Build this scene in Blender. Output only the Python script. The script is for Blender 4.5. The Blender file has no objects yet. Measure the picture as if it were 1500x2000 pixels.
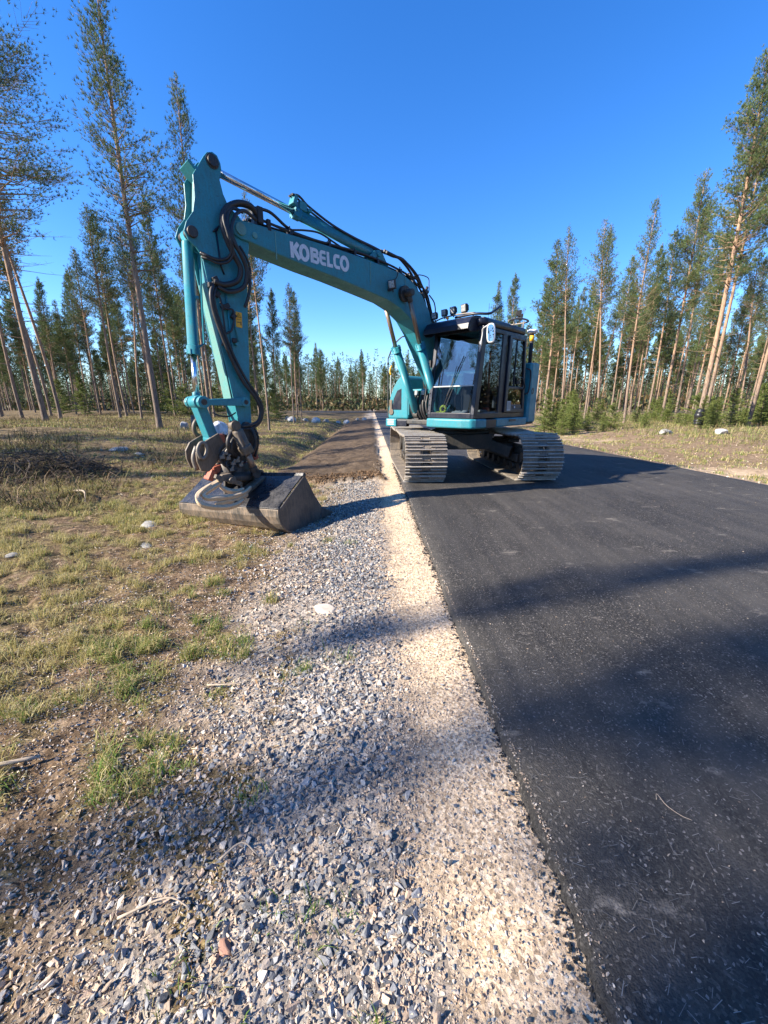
import bpy, math, random
import numpy as np
from mathutils import Vector, Matrix
random.seed(7); rng = np.random.default_rng(7)
C = bpy.context.scene.collection
sc = bpy.context.scene
# ---------------- camera, sky, sun, exposure
cam_d = bpy.data.cameras.new('camera'); cam = bpy.data.objects.new('camera', cam_d); C.objects.link(cam)
cam.location = (0, 0, 1.31); cam.rotation_euler = (math.pi/2-.2665, 0, 0)
cam_d.sensor_fit = 'VERTICAL'; cam_d.sensor_height = 24; cam_d.sensor_width = 18; cam_d.lens = 24*770/2000
cam_d.clip_start = .05; cam_d.clip_end = 3000
sc.camera = cam
SUN_EL = math.radians(31); SUN_AZ = math.radians(197)      # azimuth of the sun measured from +x, anticlockwise
w = bpy.data.worlds.new('World'); sc.world = w; w.use_nodes = True
nt = w.node_tree; bg = nt.nodes['Background']
sky = nt.nodes.new('ShaderNodeTexSky'); sky.sky_type = 'NISHITA'; sky.sun_disc = False
sky.sun_elevation = SUN_EL; sky.sun_rotation = math.pi/2-SUN_AZ
sky.air_density = 1.0; sky.dust_density = .15; sky.ozone_density = 4.5; sky.altitude = 300
hs = nt.nodes.new('ShaderNodeHueSaturation'); hs.inputs['Saturation'].default_value = 1.26; hs.inputs['Hue'].default_value = .510
nt.links.new(sky.outputs[0], hs.inputs['Color']); nt.links.new(hs.outputs[0], bg.inputs[0]); bg.inputs[1].default_value = .112
sun_d = bpy.data.lights.new('sun', 'SUN'); sun = bpy.data.objects.new('sun', sun_d); C.objects.link(sun)
sun_d.energy = 5.0; sun_d.angle = math.radians(.53); sun_d.color = (1, .90, .76)
sdir = Vector((math.cos(SUN_EL)*math.cos(SUN_AZ), math.cos(SUN_EL)*math.sin(SUN_AZ), math.sin(SUN_EL)))
sun.rotation_euler = sdir.to_track_quat('Z', 'Y').to_euler()
sc.view_settings.view_transform = 'Standard'; sc.view_settings.look = 'None'
sc.view_settings.exposure = 1.5; sc.view_settings.gamma = 1; sc.view_settings.use_curve_mapping = False
sc.cycles.max_bounces = 8; sc.cycles.transparent_max_bounces = 12

# ---------------- helpers
def tag(o, label=None, cat=None, group=None, kind=None):
    if label: o['label'] = label
    if cat: o['category'] = cat
    if group: o['group'] = group
    if kind: o['kind'] = kind
    return o
def empty(name, loc=(0,0,0), rz=0):
    o = bpy.data.objects.new(name, None); C.objects.link(o); o.location = loc; o.rotation_euler.z = rz
    o.empty_display_size = .1
    return o
def npmesh(name, V, F, mats, cols=None, smooth=False, attrs=None):
    """V (n,3), F (m,k) arrays with constant k -> mesh"""
    me = bpy.data.meshes.new(name); V = np.asarray(V, np.float32); F = np.asarray(F, np.int32)
    k = F.shape[1]
    me.vertices.add(len(V)); me.vertices.foreach_set('co', V.ravel())
    me.loops.add(F.size); me.loops.foreach_set('vertex_index', F.ravel())
    me.polygons.add(len(F)); me.polygons.foreach_set('loop_start', np.arange(0, F.size, k, dtype=np.int32))
    me.polygons.foreach_set('loop_total', np.full(len(F), k, np.int32))
    me.polygons.foreach_set('use_smooth', np.full(len(F), smooth, bool))
    if cols is not None:
        a = me.color_attributes.new('tint', 'FLOAT_COLOR', 'POINT')
        c4 = np.ones((len(V), 4), np.float32); c4[:, :3] = cols; a.data.foreach_set('color', c4.ravel())
    for n, arr in (attrs or {}).items():
        a = me.attributes.new(n, 'FLOAT', 'POINT'); a.data.foreach_set('value', np.asarray(arr, np.float32))
    for m in (mats if isinstance(mats, (list, tuple)) else [mats]): me.materials.append(m)
    me.update(calc_edges=True); return me
def link(name, me, parent=None, loc=None):
    o = bpy.data.objects.new(name, me); C.objects.link(o)
    if parent: o.parent = parent
    if loc is not None: o.location = loc
    return o

class MB:
    def __init__(s): s.v = []; s.f = []; s.sm = []
    def flat(s, pts, w, t, up=(0, 0, 1)):
        """a flat bar swept along pts, w wide across up, t thick along up; w may be a list"""
        pts = [Vector(p) for p in pts]; m = len(pts); ws = w if isinstance(w, list) else [w]*m; vs = []
        for i, p in enumerate(pts):
            d = (pts[min(i+1, m-1)]-pts[max(i-1, 0)]).normalized(); x = Vector(up).cross(d).normalized(); z = d.cross(x)
            vs += [p-x*ws[i]/2-z*t/2, p+x*ws[i]/2-z*t/2, p+x*ws[i]/2+z*t/2, p-x*ws[i]/2+z*t/2]
        fs = [(4*i+k, 4*i+(k+1) % 4, 4*i+4+(k+1) % 4, 4*i+4+k) for i in range(m-1) for k in range(4)]+[(3, 2, 1, 0), (4*m-4, 4*m-3, 4*m-2, 4*m-1)]
        return s.add(vs, fs)
    def add(s, vs, fs, smooth=False):
        n = len(s.v); s.v += [tuple(p) for p in vs]; s.f += [tuple(i+n for i in f) for f in fs]; s.sm += [smooth]*len(fs); return s
    def box(s, c, d, R=None, taper=1):
        hx, hy, hz = d[0]/2, d[1]/2, d[2]/2
        vs = [Vector((x*(taper if z > 0 else 1), y*(taper if z > 0 else 1), z)) for z in (-hz, hz) for x, y in ((-hx,-hy),(hx,-hy),(hx,hy),(-hx,hy))]
        if R is not None: vs = [R @ v for v in vs]
        vs = [v+Vector(c) for v in vs]
        return s.add(vs, [(3,2,1,0),(4,5,6,7),(0,1,5,4),(1,2,6,5),(2,3,7,6),(3,0,4,7)])
    def bar(s, p0, p1, wd, ht, up=(0,0,1)):
        p0 = Vector(p0); p1 = Vector(p1); d = p1-p0; L = d.length; z = d/L
        x = Vector(up).cross(z)
        if x.length < 1e-4: x = Vector((1,0,0)).cross(z)
        x.normalize(); y = z.cross(x); R = Matrix((x, y, z)).transposed()
        return s.box((p0+p1)/2, (wd, ht, L), R)
    def cyl(s, p0, p1, r0, r1=None, n=16, cap=True, smooth=True):
        if r1 is None: r1 = r0
        return s.tube([p0, p1], [r0, r1], n, cap, smooth)
    def tube(s, pts, r, n=8, cap=True, smooth=True):
        pts = [Vector(p) for p in pts]; m = len(pts)
        rr = r if isinstance(r, (list, tuple)) else [r]*m
        vs = []; prev = None
        for i, p in enumerate(pts):
            a = pts[max(i-1, 0)]; b = pts[min(i+1, m-1)]; t = (b-a)
            t = t.normalized() if t.length > 1e-7 else Vector((0,0,1))
            if prev is None:
                x = t.orthogonal().normalized()
            else:
                x = prev - t*prev.dot(t); x = x.normalized() if x.length > 1e-5 else t.orthogonal().normalized()
            prev = x; y = t.cross(x)
            for k in range(n):
                an = 2*math.pi*k/n; vs.append(p + x*(math.cos(an)*rr[i]) + y*(math.sin(an)*rr[i]))
        fs = [(i*n+k, i*n+(k+1) % n, (i+1)*n+(k+1) % n, (i+1)*n+k) for i in range(m-1) for k in range(n)]
        s.add(vs, fs, smooth)
        if cap:
            o = len(s.v)-len(vs)
            s.f.append(tuple(o+k for k in reversed(range(n)))); s.f.append(tuple(o+(m-1)*n+k for k in range(n))); s.sm += [False, False]
        return s
    def prism(s, poly, b0, b1):
        """poly in (x, z), extruded along y from b0 to b1"""
        n = len(poly); ar = sum(poly[i][0]*poly[(i+1) % n][1]-poly[(i+1) % n][0]*poly[i][1] for i in range(n))
        if ar < 0: poly = poly[::-1]
        vs = [(x, b0, z) for x, z in poly]+[(x, b1, z) for x, z in poly]
        fs = [tuple(range(n)), tuple(reversed(range(n, 2*n)))]+[(i, i+n, (i+1) % n+n, (i+1) % n) for i in range(n)]
        return s.add(vs, fs)
    def sheet(s, path, b0, b1, t):
        """a bent plate: path in (x,z), thickness t on the left-hand side of the path"""
        pts = [Vector((p[0], p[1])) for p in path]; off = []
        for i, p in enumerate(pts):
            d = pts[min(i+1, len(pts)-1)]-pts[max(i-1, 0)]; d.normalize(); off.append(p+Vector((-d.y, d.x))*t)
        for i in range(len(pts)-1):
            a, b, c, d = pts[i], pts[i+1], off[i+1], off[i]
            vs = [(q.x, y, q.y) for y in (b0, b1) for q in (a, b, c, d)]
            s.add(vs, [(3,2,1,0),(4,5,6,7),(0,1,5,4),(2,3,7,6)]+([(3,0,4,7)] if i == 0 else [])+([(1,2,6,5)] if i == len(pts)-2 else []))
        return s
    def xf(s, M):
        s.v = [tuple(M @ Vector(p)) for p in s.v]; return s
    def build(s, name, mat, parent=None, bevel=0, rz=None, seg=2):
        me = bpy.data.meshes.new(name); me.from_pydata(s.v, [], s.f)
        me.polygons.foreach_set('use_smooth', s.sm); me.materials.append(mat); me.update()
        o = link(name, me, parent)
        if rz is not None: o.rotation_euler.z = rz
        if bevel:
            m = o.modifiers.new('bevel', 'BEVEL'); m.width = bevel; m.segments = seg; m.limit_method = 'ANGLE'; m.angle_limit = math.radians(35)
            m.harden_normals = False
        return o
def smooth_path(pts, k=6):
    """Catmull-Rom through pts"""
    P = [Vector(p) for p in pts]; P = [P[0]*2-P[1]]+P+[P[-1]*2-P[-2]]; out = []
    for i in range(1, len(P)-2):
        for j in range(k):
            t = j/k; a, b, c, d = P[i-1], P[i], P[i+1], P[i+2]
            out.append(.5*((2*b)+(c-a)*t+(2*a-5*b+4*c-d)*t*t+(3*b-3*c+d-a)*t**3))
    out.append(P[-2]); return out

# ---------------- materials
class NB:
    def __init__(s, name):
        s.m = bpy.data.materials.new(name); s.m.use_nodes = True; s.t = s.m.node_tree; s.p = s.t.nodes['Principled BSDF']
    def n(s, typ, **kw):
        nd = s.t.nodes.new(typ)
        for k, v in kw.items(): setattr(nd, k, v)
        return nd
    def l(s, a, b): s.t.links.new(a, b)
    def coord(s, kind='Object'): return s.n('ShaderNodeTexCoord').outputs[kind]
    def noise(s, vec, scale, detail=4, rough=.6, dist=0):
        nd = s.n('ShaderNodeTexNoise'); nd.inputs['Scale'].default_value = scale; nd.inputs['Detail'].default_value = detail
        nd.inputs['Roughness'].default_value = rough; nd.inputs['Distortion'].default_value = dist
        if vec is not None: s.l(vec, nd.inputs['Vector'])
        return nd.outputs['Fac']
    def vor(s, vec, scale, out='Color'):
        nd = s.n('ShaderNodeTexVoronoi'); nd.inputs['Scale'].default_value = scale
        if vec is not None: s.l(vec, nd.inputs['Vector'])
        return nd.outputs[out]
    def map(s, vec, scale): 
        nd = s.n('ShaderNodeMapping'); nd.inputs['Scale'].default_value = scale; s.l(vec, nd.inputs['Vector']); return nd.outputs[0]
    def ramp(s, fac, stops):
        nd = s.n('ShaderNodeValToRGB'); cr = nd.color_ramp
        while len(cr.elements) < len(stops): cr.elements.new(.5)
        for e, (p, c) in zip(cr.elements, stops):
            e.position = p; e.color = (c, c, c, 1) if isinstance(c, (int, float)) else (*c, 1)
        s.l(fac, nd.inputs[0]); return nd.outputs[0]
    def mix(s, fac, a, b, mode='MIX'):
        nd = s.n('ShaderNodeMix', data_type='RGBA', blend_type=mode)
        for sock, v in ((0, fac), (6, a), (7, b)):
            if isinstance(v, (int, float)): nd.inputs[sock].default_value = v if sock == 0 else (v, v, v, 1)
            elif isinstance(v, tuple): nd.inputs[sock].default_value = (*v, 1)
            else: s.l(v, nd.inputs[sock])
        return nd.outputs[2]
    def math(s, op, a, b=None):
        nd = s.n('ShaderNodeMath', operation=op)
        for i, v in ((0, a), (1, b)):
            if v is None: continue
            if isinstance(v, (int, float)): nd.inputs[i].default_value = v
            else: s.l(v, nd.inputs[i])
        return nd.outputs[0]
    def attr(s, name, out='Fac'):
        nd = s.n('ShaderNodeAttribute'); nd.attribute_name = name; return nd.outputs[out]
    def bump(s, h, strength=.3, dist=.01, prev=None):
        nd = s.n('ShaderNodeBump'); nd.inputs['Strength'].default_value = strength; nd.inputs['Distance'].default_value = dist
        s.l(h, nd.inputs['Height'])
        if prev is not None: s.l(prev, nd.inputs['Normal'])
        return nd.outputs[0]
    def out(s, col=None, rough=None, normal=None, metal=None, spec=None):
        for k, v in (('Base Color', col), ('Roughness', rough), ('Normal', normal), ('Metallic', metal), ('Specular IOR Level', spec)):
            if v is None: continue
            if isinstance(v, tuple): s.p.inputs[k].default_value = (*v, 1)
            elif isinstance(v, (int, float)): s.p.inputs[k].default_value = v
            else: s.l(v, s.p.inputs[k])
        return s.m
def paint(name, col, rough=.4, dirt=(.16,.12,.08), amount=.35, metal=0, scale=6, spec=.5, bump=.15, lo=.42):
    b = NB(name); co = b.coord()
    n1 = b.noise(co, scale, 6, .65); n2 = b.noise(b.map(co, (4, 4, .8)), scale*2, 5, .7); n3 = b.noise(co, scale*14, 3, .6)
    v = b.mix(.5, n1, n2); f = b.ramp(v, [(lo, 0), (lo+.28, 1)])
    f2 = b.math('MULTIPLY', f, amount)
    tone = b.mix(b.ramp(n3, [(.3, 0), (.7, 1)]), tuple(c*.86 for c in col), tuple(min(1, c*1.12) for c in col))
    c = b.mix(f2, tone, dirt)
    sp = b.ramp(b.noise(co, scale*5, 2, .5), [(.70, 0), (.74, 1)])
    c = b.mix(b.math('MULTIPLY', sp, amount*.9), c, tuple(d*.6 for d in dirt))
    r = b.math('ADD', b.math('MULTIPLY', f, .35), rough)
    return b.out(c, r, b.bump(n3, bump, .003), metal, spec)
M = {}
M['teal'] = paint('teal_paint', (.024, .225, .275), .34, (.06, .075, .07), .50)
M['teal_worn_lit'] = paint('worn_lit_teal_paint', (.10, .29, .27), .5, (.16, .15, .11), .6, scale=9)  # worn teal, made paler to paint sunlight onto the arm's front plate
M['navy'] = paint('navy_black_paint', (.006, .008, .018), .30, (.03, .03, .032), .15)
M['black'] = paint('black_rubber', (.016, .016, .018), .55, (.09, .08, .065), .3)
M['hose'] = paint('hose_rubber', (.014, .014, .016), .42, (.12, .10, .08), .3, scale=12)
M['steel'] = paint('dusty_steel', (.17, .155, .135), .5, (.30, .25, .19), .75, metal=.35, scale=8, bump=.4)
M['track'] = paint('track_steel', (.085, .08, .074), .55, (.30, .24, .175), .9, metal=.1, scale=4.5, bump=.6, lo=.36)
M['worn_lit'] = paint('worn_lit_grouser_steel', (.48, .44, .385), .42, (.17, .135, .10), .75, metal=.25, scale=7, bump=.4, lo=.40)  # bright steel: partly wear, partly sunlight painted in against the darker shoe plates
M['frame'] = paint('dark_frame_paint', (.022, .027, .03), .5, (.16, .13, .10), .55)
M['dark_steel'] = paint('dark_greasy_steel', (.03, .028, .027), .4, (.16, .13, .10), .6, metal=.3, scale=10, bump=.4)
M['brown_steel'] = paint('dusty_brown_steel', (.085, .068, .050), .5, (.27, .21, .15), .65, metal=.1, scale=9, bump=.4)
M['rust_red'] = paint('faded_red_paint', (.33, .075, .04), .55, (.24, .17, .12), .6, scale=9)
M['horn'] = paint('worn_pale_steel', (.62, .46, .29), .55, (.18, .12, .08), .5, metal=0, scale=12, bump=.5, lo=.46)
M['chrome'] = paint('chrome_rod', (.72, .72, .74), .13, (.3, .28, .25), .15, metal=1, spec=.5, bump=.02)
M['rod_brown'] = paint('oiled_brown_rod', (.30, .21, .15), .3, (.2, .15, .11), .5, metal=.6)
M['white'] = paint('white_plastic', (.78, .79, .78), .4, (.35, .32, .28), .2)
M['grey'] = paint('light_grey_plastic', (.42, .43, .43), .4, (.3, .27, .22), .3)
M['letter'] = paint('pale_decal', (.66, .68, .72), .45, (.3, .33, .36), .25)
M['yellow'] = paint('yellow_decal', (.80, .40, .02), .45, (.3, .2, .1), .2)
M['hivis'] = paint('yellow_green_plastic', (.62, .72, .06), .5, (.3, .3, .1), .2)
M['lens'] = paint('lamp_lens', (.62, .63, .62), .12, (.3, .3, .3), .15, metal=.6)
M['seat'] = paint('seat_fabric', (.02, .02, .024), .9, (.05, .045, .04), .3)
M['seat_grey'] = paint('grey_seat_shell', (.30, .31, .33), .6, (.2, .18, .16), .3)
M['red'] = paint('red_plastic', (.6, .03, .03), .4)
M['orange'] = paint('amber_plastic', (.9, .30, .03), .3)

def glass(name, tint, refl, rough=.0):
    b = NB(name); t = b.t; t.nodes.remove(b.p)
    tr = b.n('ShaderNodeBsdfTransparent'); tr.inputs[0].default_value = (*tint, 1)
    gl = b.n('ShaderNodeBsdfGlossy'); gl.inputs['Roughness'].default_value = rough; gl.inputs['Color'].default_value = (1,1,1,1)
    lw = b.n('ShaderNodeLayerWeight'); lw.inputs['Blend'].default_value = .5
    fr = b.math('MULTIPLY', b.math('POWER', lw.outputs['Facing'], 4), .7)
    mx = b.n('ShaderNodeMixShader'); b.l(b.math('ADD', fr, refl), mx.inputs[0])
    b.l(tr.outputs[0], mx.inputs[1]); b.l(gl.outputs[0], mx.inputs[2])
    b.l(mx.outputs[0], t.nodes['Material Output'].inputs[0]); return b.m
M['windshield'] = glass('windshield_glass', (.50, .54, .57), .11, .01)
M['glass'] = glass('side_glass', (.60, .64, .66), .01, .01)
M['mirror'] = glass('mirror_glass', (.0, .0, .0), .45, .01)

def tinted(name, rough=.8, trans=0, spec=.3, var=.25, scale=40, bump=0):
    b = NB(name); c = b.attr('tint', 'Color'); n = b.noise(b.coord('Object'), scale, 3, .6)
    c2 = b.mix(b.ramp(n, [(.3, 0), (.7, 1)]), b.mix(1.0, c, (1-var,)*3, 'MULTIPLY'), b.mix(1.0, c, (1+var,)*3, 'MULTIPLY'))
    b.out(c2, rough, b.bump(n, bump, .004) if bump else None, None, spec)
    if trans:
        tl = b.n('ShaderNodeBsdfTranslucent'); b.l(c2, tl.inputs[0]); mx = b.n('ShaderNodeMixShader'); mx.inputs[0].default_value = trans
        b.l(b.p.outputs[0], mx.inputs[1]); b.l(tl.outputs[0], mx.inputs[2]); b.l(mx.outputs[0], b.t.nodes['Material Output'].inputs[0])
    return b.m
M['stone'] = tinted('crushed_stone', .75, 0, .35, .22, 130, .5)
M['grass'] = tinted('grass_blades', .7, .35, .2, .1, 5)
M['needle'] = tinted('pine_needles', .65, .22, .3, .15, 3)
M['twig'] = tinted('dry_twigs', .85, 0, .1, .2, 20)
M['rock'] = tinted('boulder_rock', .8, 0, .25, .35, 5, .6)

# ---------------- the lie of the land
def xl(y): return .535-.031*y                 # left edge of the asphalt
def xr(y): return 6.78-.050*y                 # right edge of the asphalt
def vnoise(x, y, s, seed=0):
    """smooth value noise, numpy"""
    x = np.asarray(x, float)*s; y = np.asarray(y, float)*s; xi = np.floor(x).astype(int); yi = np.floor(y).astype(int); fx = x-xi; fy = y-yi
    fx = fx*fx*(3-2*fx); fy = fy*fy*(3-2*fy)
    def hsh(a, b):
        hh = (a*374761393+b*668265263+seed*982451653) & 0x7fffffff; hh = ((hh ^ (hh >> 13))*1274126177) & 0x7fffffff
        return ((hh ^ (hh >> 16)) & 0xffff)/65535.
    return (hsh(xi, yi)*(1-fx)+hsh(xi+1, yi)*fx)*(1-fy)+(hsh(xi, yi+1)*(1-fx)+hsh(xi+1, yi+1)*fx)*fy
def fbm(x, y, s, seed=0, o=4):
    r = 0; a = 1; t = 0
    for i in range(o): r = r+a*vnoise(x, y, s*2**i, seed+i*17); t += a; a *= .5
    return r/t
def sstep(a, b, x): t = np.clip((x-a)/(b-a), 0, 1); return t*t*(3-2*t)
def soil_mask(x, y):
    s = x-xl(y); e = fbm(x, y, 2.5, 90)*.55; e2 = fbm(x, y*.3, 1.1, 91)
    return sstep(0, .16, y-6.6-e-1.1*e2)*sstep(0, .12, s+2.75+e-.2)*sstep(0, .10, -.22-e*.35-s)*(1-sstep(34, 46, y))
def height(x, y):
    x = np.asarray(x, float); y = np.asarray(y, float); s = x-xl(y); r = x-xr(y)
    hl = np.interp(s, [-400, -60, -26, -14, -9, -6, -3.2, -1.6, -.7, -.12, 0, .3], [.6, .45, .42, .36, .12, -.12, -.22, -.19, -.09, -.035, -.03, -.06])
    hr = np.interp(r, [-.3, 0, .3, 1.2, 3, 6, 14, 60, 400], [-.06, -.03, -.05, -.16, -.1, .1, .3, .4, .6])
    h = np.where(s < .3, hl, np.where(r > -.3, hr, -.06))
    off = np.maximum(sstep(.1, 1.2, -s), sstep(.1, 1.2, r))
    rough = .03*(fbm(x, y, 3.2, 3)-.5)+.16*(fbm(x, y, .55, 9)-.5)*sstep(2, 6, np.maximum(-s, r))+.012*(fbm(x, y, 14, 5, 3)-.5)
    sm = soil_mask(x, y); hum = np.maximum(sstep(1.3, 2.4, -s), .5*sstep(1, 3, r))*(1-sstep(14, 24, y))
    rough = rough+hum*(.075*(fbm(x, y*1.5, 3.4, 14)-.5)+.05*(fbm(x, y, 9, 15, 3)-.5))
    h = h+off*rough*(1-.7*sm)
    ditch = -.28*np.exp(-((s+3.0)/.55)**2)*sstep(8, 12, y)*(1-sstep(40, 60, y))*off
    h = h+ditch+sm*(.08+.06*(fbm(x, y, 1.6, 36)-.5)+.07*(fbm(x*.5, y, 6, 31, 3)-.5)+.05*(fbm(x, y, 18, 38, 2)-.5)*(1-sstep(12, 20, y))+.06*(fbm(x, y, 12, 32, 3)-.5)*(1-sstep(.0, 1.2, y-7.6)))
    far = sstep(58, 75, y)
    return h*(1-far)+far*(-.06+.04*(fbm(x, y, .3, 8)-.5))
def hz(x, y): return float(height(np.array([x]), np.array([y]))[0])
def zones(x, y):
    s = x-xl(y); r = x-xr(y); e = (fbm(x, y, 3, 41)-.5); e2 = (fbm(x, y, .9, 43)-.5)
    soil = soil_mask(x, y)
    tan = sstep(-.50, -.24, s+e*.30+.25*(fbm(x, y, 11, 44)-.5))*(s < .5)
    grav = sstep(-1.75, -1.05, s+e*.8+e2*.5)*(1-tan)*(s < .5)
    grass = sstep(.47, .58, .36*fbm(x, y*1.8, 1.3, 51)+.64*fbm(x, y*1.5, 6, 52, 3)+.10*sstep(-1.4, -3.2, s)-.10*sstep(-6, -12, s))*(s < -1.0)
    sand = (r > -.2)*(1-.8*sstep(.40, .60, fbm(x, y, .35, 61)+.035*np.clip(r, 0, 8)))
    forest = sstep(5, 10, -s)+(r > 0)*sstep(5, 9, r)
    return soil, tan, grav, grass, sand, forest

def ground():
    ys = np.concatenate([[-400, -200, -100, -60, -40, -28, -19], np.arange(-12, .2, .35), .2+np.cumsum(np.geomspace(.022, .022*1.0135**560, 560))])
    ys = ys[ys < 420]; ys = np.append(ys, [600, 1000])
    u = np.linspace(-1, 1, 520); 
    X = []; 
    for y in ys:
        w0 = 3.2+max(y, 0)*1.35+max(-y-2, 0)*2
        xs = u*w0+.12*max(y, 0)*0; xs = xs.copy(); xs[0] = -900; xs[1] = -w0*2.2; xs[2] = -w0*1.4; xs[-1] = 900; xs[-2] = w0*2.2; xs[-3] = w0*1.4; X.append(xs)
    X = np.array(X); Y = np.repeat(ys[:, None], len(u), 1)
    Z = height(X.ravel(), Y.ravel())
    n, m = X.shape; idx = np.arange(n*m).reshape(n, m)
    F = np.stack([idx[:-1, :-1], idx[:-1, 1:], idx[1:, 1:], idx[1:, :-1]], -1).reshape(-1, 4)
    soil, tan, grav, grass, sand, forest = zones(X.ravel(), Y.ravel())
    b = NB('ground_cover'); co = b.coord('Object')
    # fine tan chippings
    vt = b.vor(co, 95); vb = b.vor(co, 38); vd = b.vor(co, 60, 'Distance')
    tanc = b.mix(b.n('ShaderNodeSeparateColor').outputs[0], (0,0,0), (0,0,0))
    sep = b.n('ShaderNodeSeparateColor'); b.l(vt, sep.inputs[0]); sep2 = b.n('ShaderNodeSeparateColor'); b.l(vb, sep2.inputs[0])
    tanc = b.ramp(sep.outputs[0], [(0, (.30,.22,.145)), (.3, (.56,.42,.275)), (.75, (.70,.54,.37)), (1, (.78,.65,.48))])
    gravc = b.ramp(sep2.outputs[0], [(0, (.12,.11,.10)), (.3, (.24,.21,.18)), (.55, (.42,.34,.26)), (.8, (.32,.29,.25)), (1, (.56,.47,.37))])
    earth = b.ramp(b.noise(co, 11, 9, .78), [(.36, (.030,.020,.013)), (.5, (.14,.092,.052)), (.68, (.40,.29,.19))])
    gs = b.ramp(b.noise(b.map(co, (1, 1.6, 1)), 13, 9, .82), [(.40, (.026,.020,.012)), (.52, (.14,.10,.045)), (.68, (.46,.37,.19))])
    soilc = b.ramp(b.noise(co, 4, 9, .72), [(.3, (.040,.029,.019)), (.5, (.088,.062,.040)), (.7, (.17,.122,.078))])
    sandc = b.ramp(b.noise(co, 3.5, 9, .7), [(.3, (.20,.145,.09)), (.5, (.42,.31,.20)), (.72, (.58,.47,.34))])
    forc = b.ramp(b.noise(co, 2.6, 12, .8), [(.34, (.04,.030,.018)), (.47, (.12,.085,.045)), (.6, (.24,.18,.09)), (.72, (.36,.28,.17))])
    c = b.mix(b.attr('grav'), earth, gravc)
    c = b.mix(b.attr('grass'), c, gs); c = b.mix(b.attr('forest'), c, forc); c = b.mix(b.attr('sand'), c, sandc)
    c = b.mix(b.attr('tan'), c, tanc); c = b.mix(b.attr('soil'), c, soilc)
    n1 = b.noise(co, 70, 6, .7); n2 = b.noise(co, 12, 8, .72)
    bm = b.bump(n2, .55, .05); bm = b.bump(n1, .5, .012, bm); bm = b.bump(vd, .35, .012, bm)
    mat = b.out(c, .92, bm, None, .15)
    me = npmesh('ground', np.stack([X.ravel(), Y.ravel(), Z], 1), F, mat, smooth=True,
                attrs=dict(soil=soil, tan=tan, grav=grav, grass=grass, sand=np.clip(sand, 0, 1), forest=np.clip(forest, 0, 1)))
    tag(link('ground', me), kind='structure')
ground()

def road():
    ys = np.concatenate([[-300, -100, -50, -25], np.arange(-12, 0, .5), np.arange(0, 9, .02), np.arange(9, 30, .15), np.arange(30, 78, 1.)])
    us = np.linspace(0, 1, 41)
    V = []; e0 = .010*(fbm(ys, ys*0, 9, 71)-.5)+.03*(fbm(ys, ys*0+3, 2, 72)-.5)+.028*(fbm(ys, ys*0+3, 32, 77, 2)-.5)
    for i, y in enumerate(ys):
        a = xl(y)+e0[i]; c = xr(y)
        xs = np.concatenate([[a-.028, a-.008], a+(c-a)*us, [c+.01, c+.03]])
        zs = np.concatenate([[-.06, -.012], .0+.0*us, [-.012, -.06]])
        V.append(np.stack([xs, np.full(len(xs), y), zs], 1))
    V = np.array(V); n, m, _ = V.shape; idx = np.arange(n*m).reshape(n, m)
    F = np.stack([idx[:-1, :-1], idx[:-1, 1:], idx[1:, 1:], idx[1:, :-1]], -1).reshape(-1, 4)
    b = NB('asphalt'); co = b.coord()
    v = b.vor(co, 150); sep = b.n('ShaderNodeSeparateColor'); b.l(v, sep.inputs[0])
    agg = b.ramp(sep.outputs[1], [(0, (.012,.0108,.0095)), (.5, (.028,.0255,.0225)), (.86, (.050,.046,.040)), (.96, (.10,.09,.078)), (1, (.27,.24,.21))])
    st = b.noise(b.map(co, (1, .12, 1)), 5, 5, .6); lg = b.noise(co, .7, 4, .6)
    c = b.mix(b.ramp(b.mix(.5, st, lg), [(.42, 0), (.62, .6)]), agg, (.095, .086, .074))
    c = b.mix(b.ramp(b.noise(b.map(co, (6, .15, 1)), 2.2, 3, .5), [(.45, 0), (.62, .35)]), c, (.03, .029, .029))
    dust = b.ramp(b.noise(b.map(co, (1.1, 2.2, 1)), 1.9, 8, .70), [(.60, 0), (.68, .5)])
    c = b.mix(dust, c, (.32, .28, .23))
    vd = b.vor(co, 190, 'Distance'); bm = b.bump(vd, .5, .006); bm = b.bump(b.noise(co, 260, 3, .7), .5, .004, bm)
    mat = b.out(c, .72, bm, None, .35)
    tag(link('road', npmesh('road', V.reshape(-1, 3), F, mat, smooth=True)), kind='structure')
    # the crossing road far ahead
    mb = MB(); mb.add([(-60, 70, .0), (40, 66, .0), (40, 80, .0), (-60, 84, .0)], [(0, 1, 2, 3)])
    tag(mb.build('crossing_road', mat), kind='structure')
road()

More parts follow.
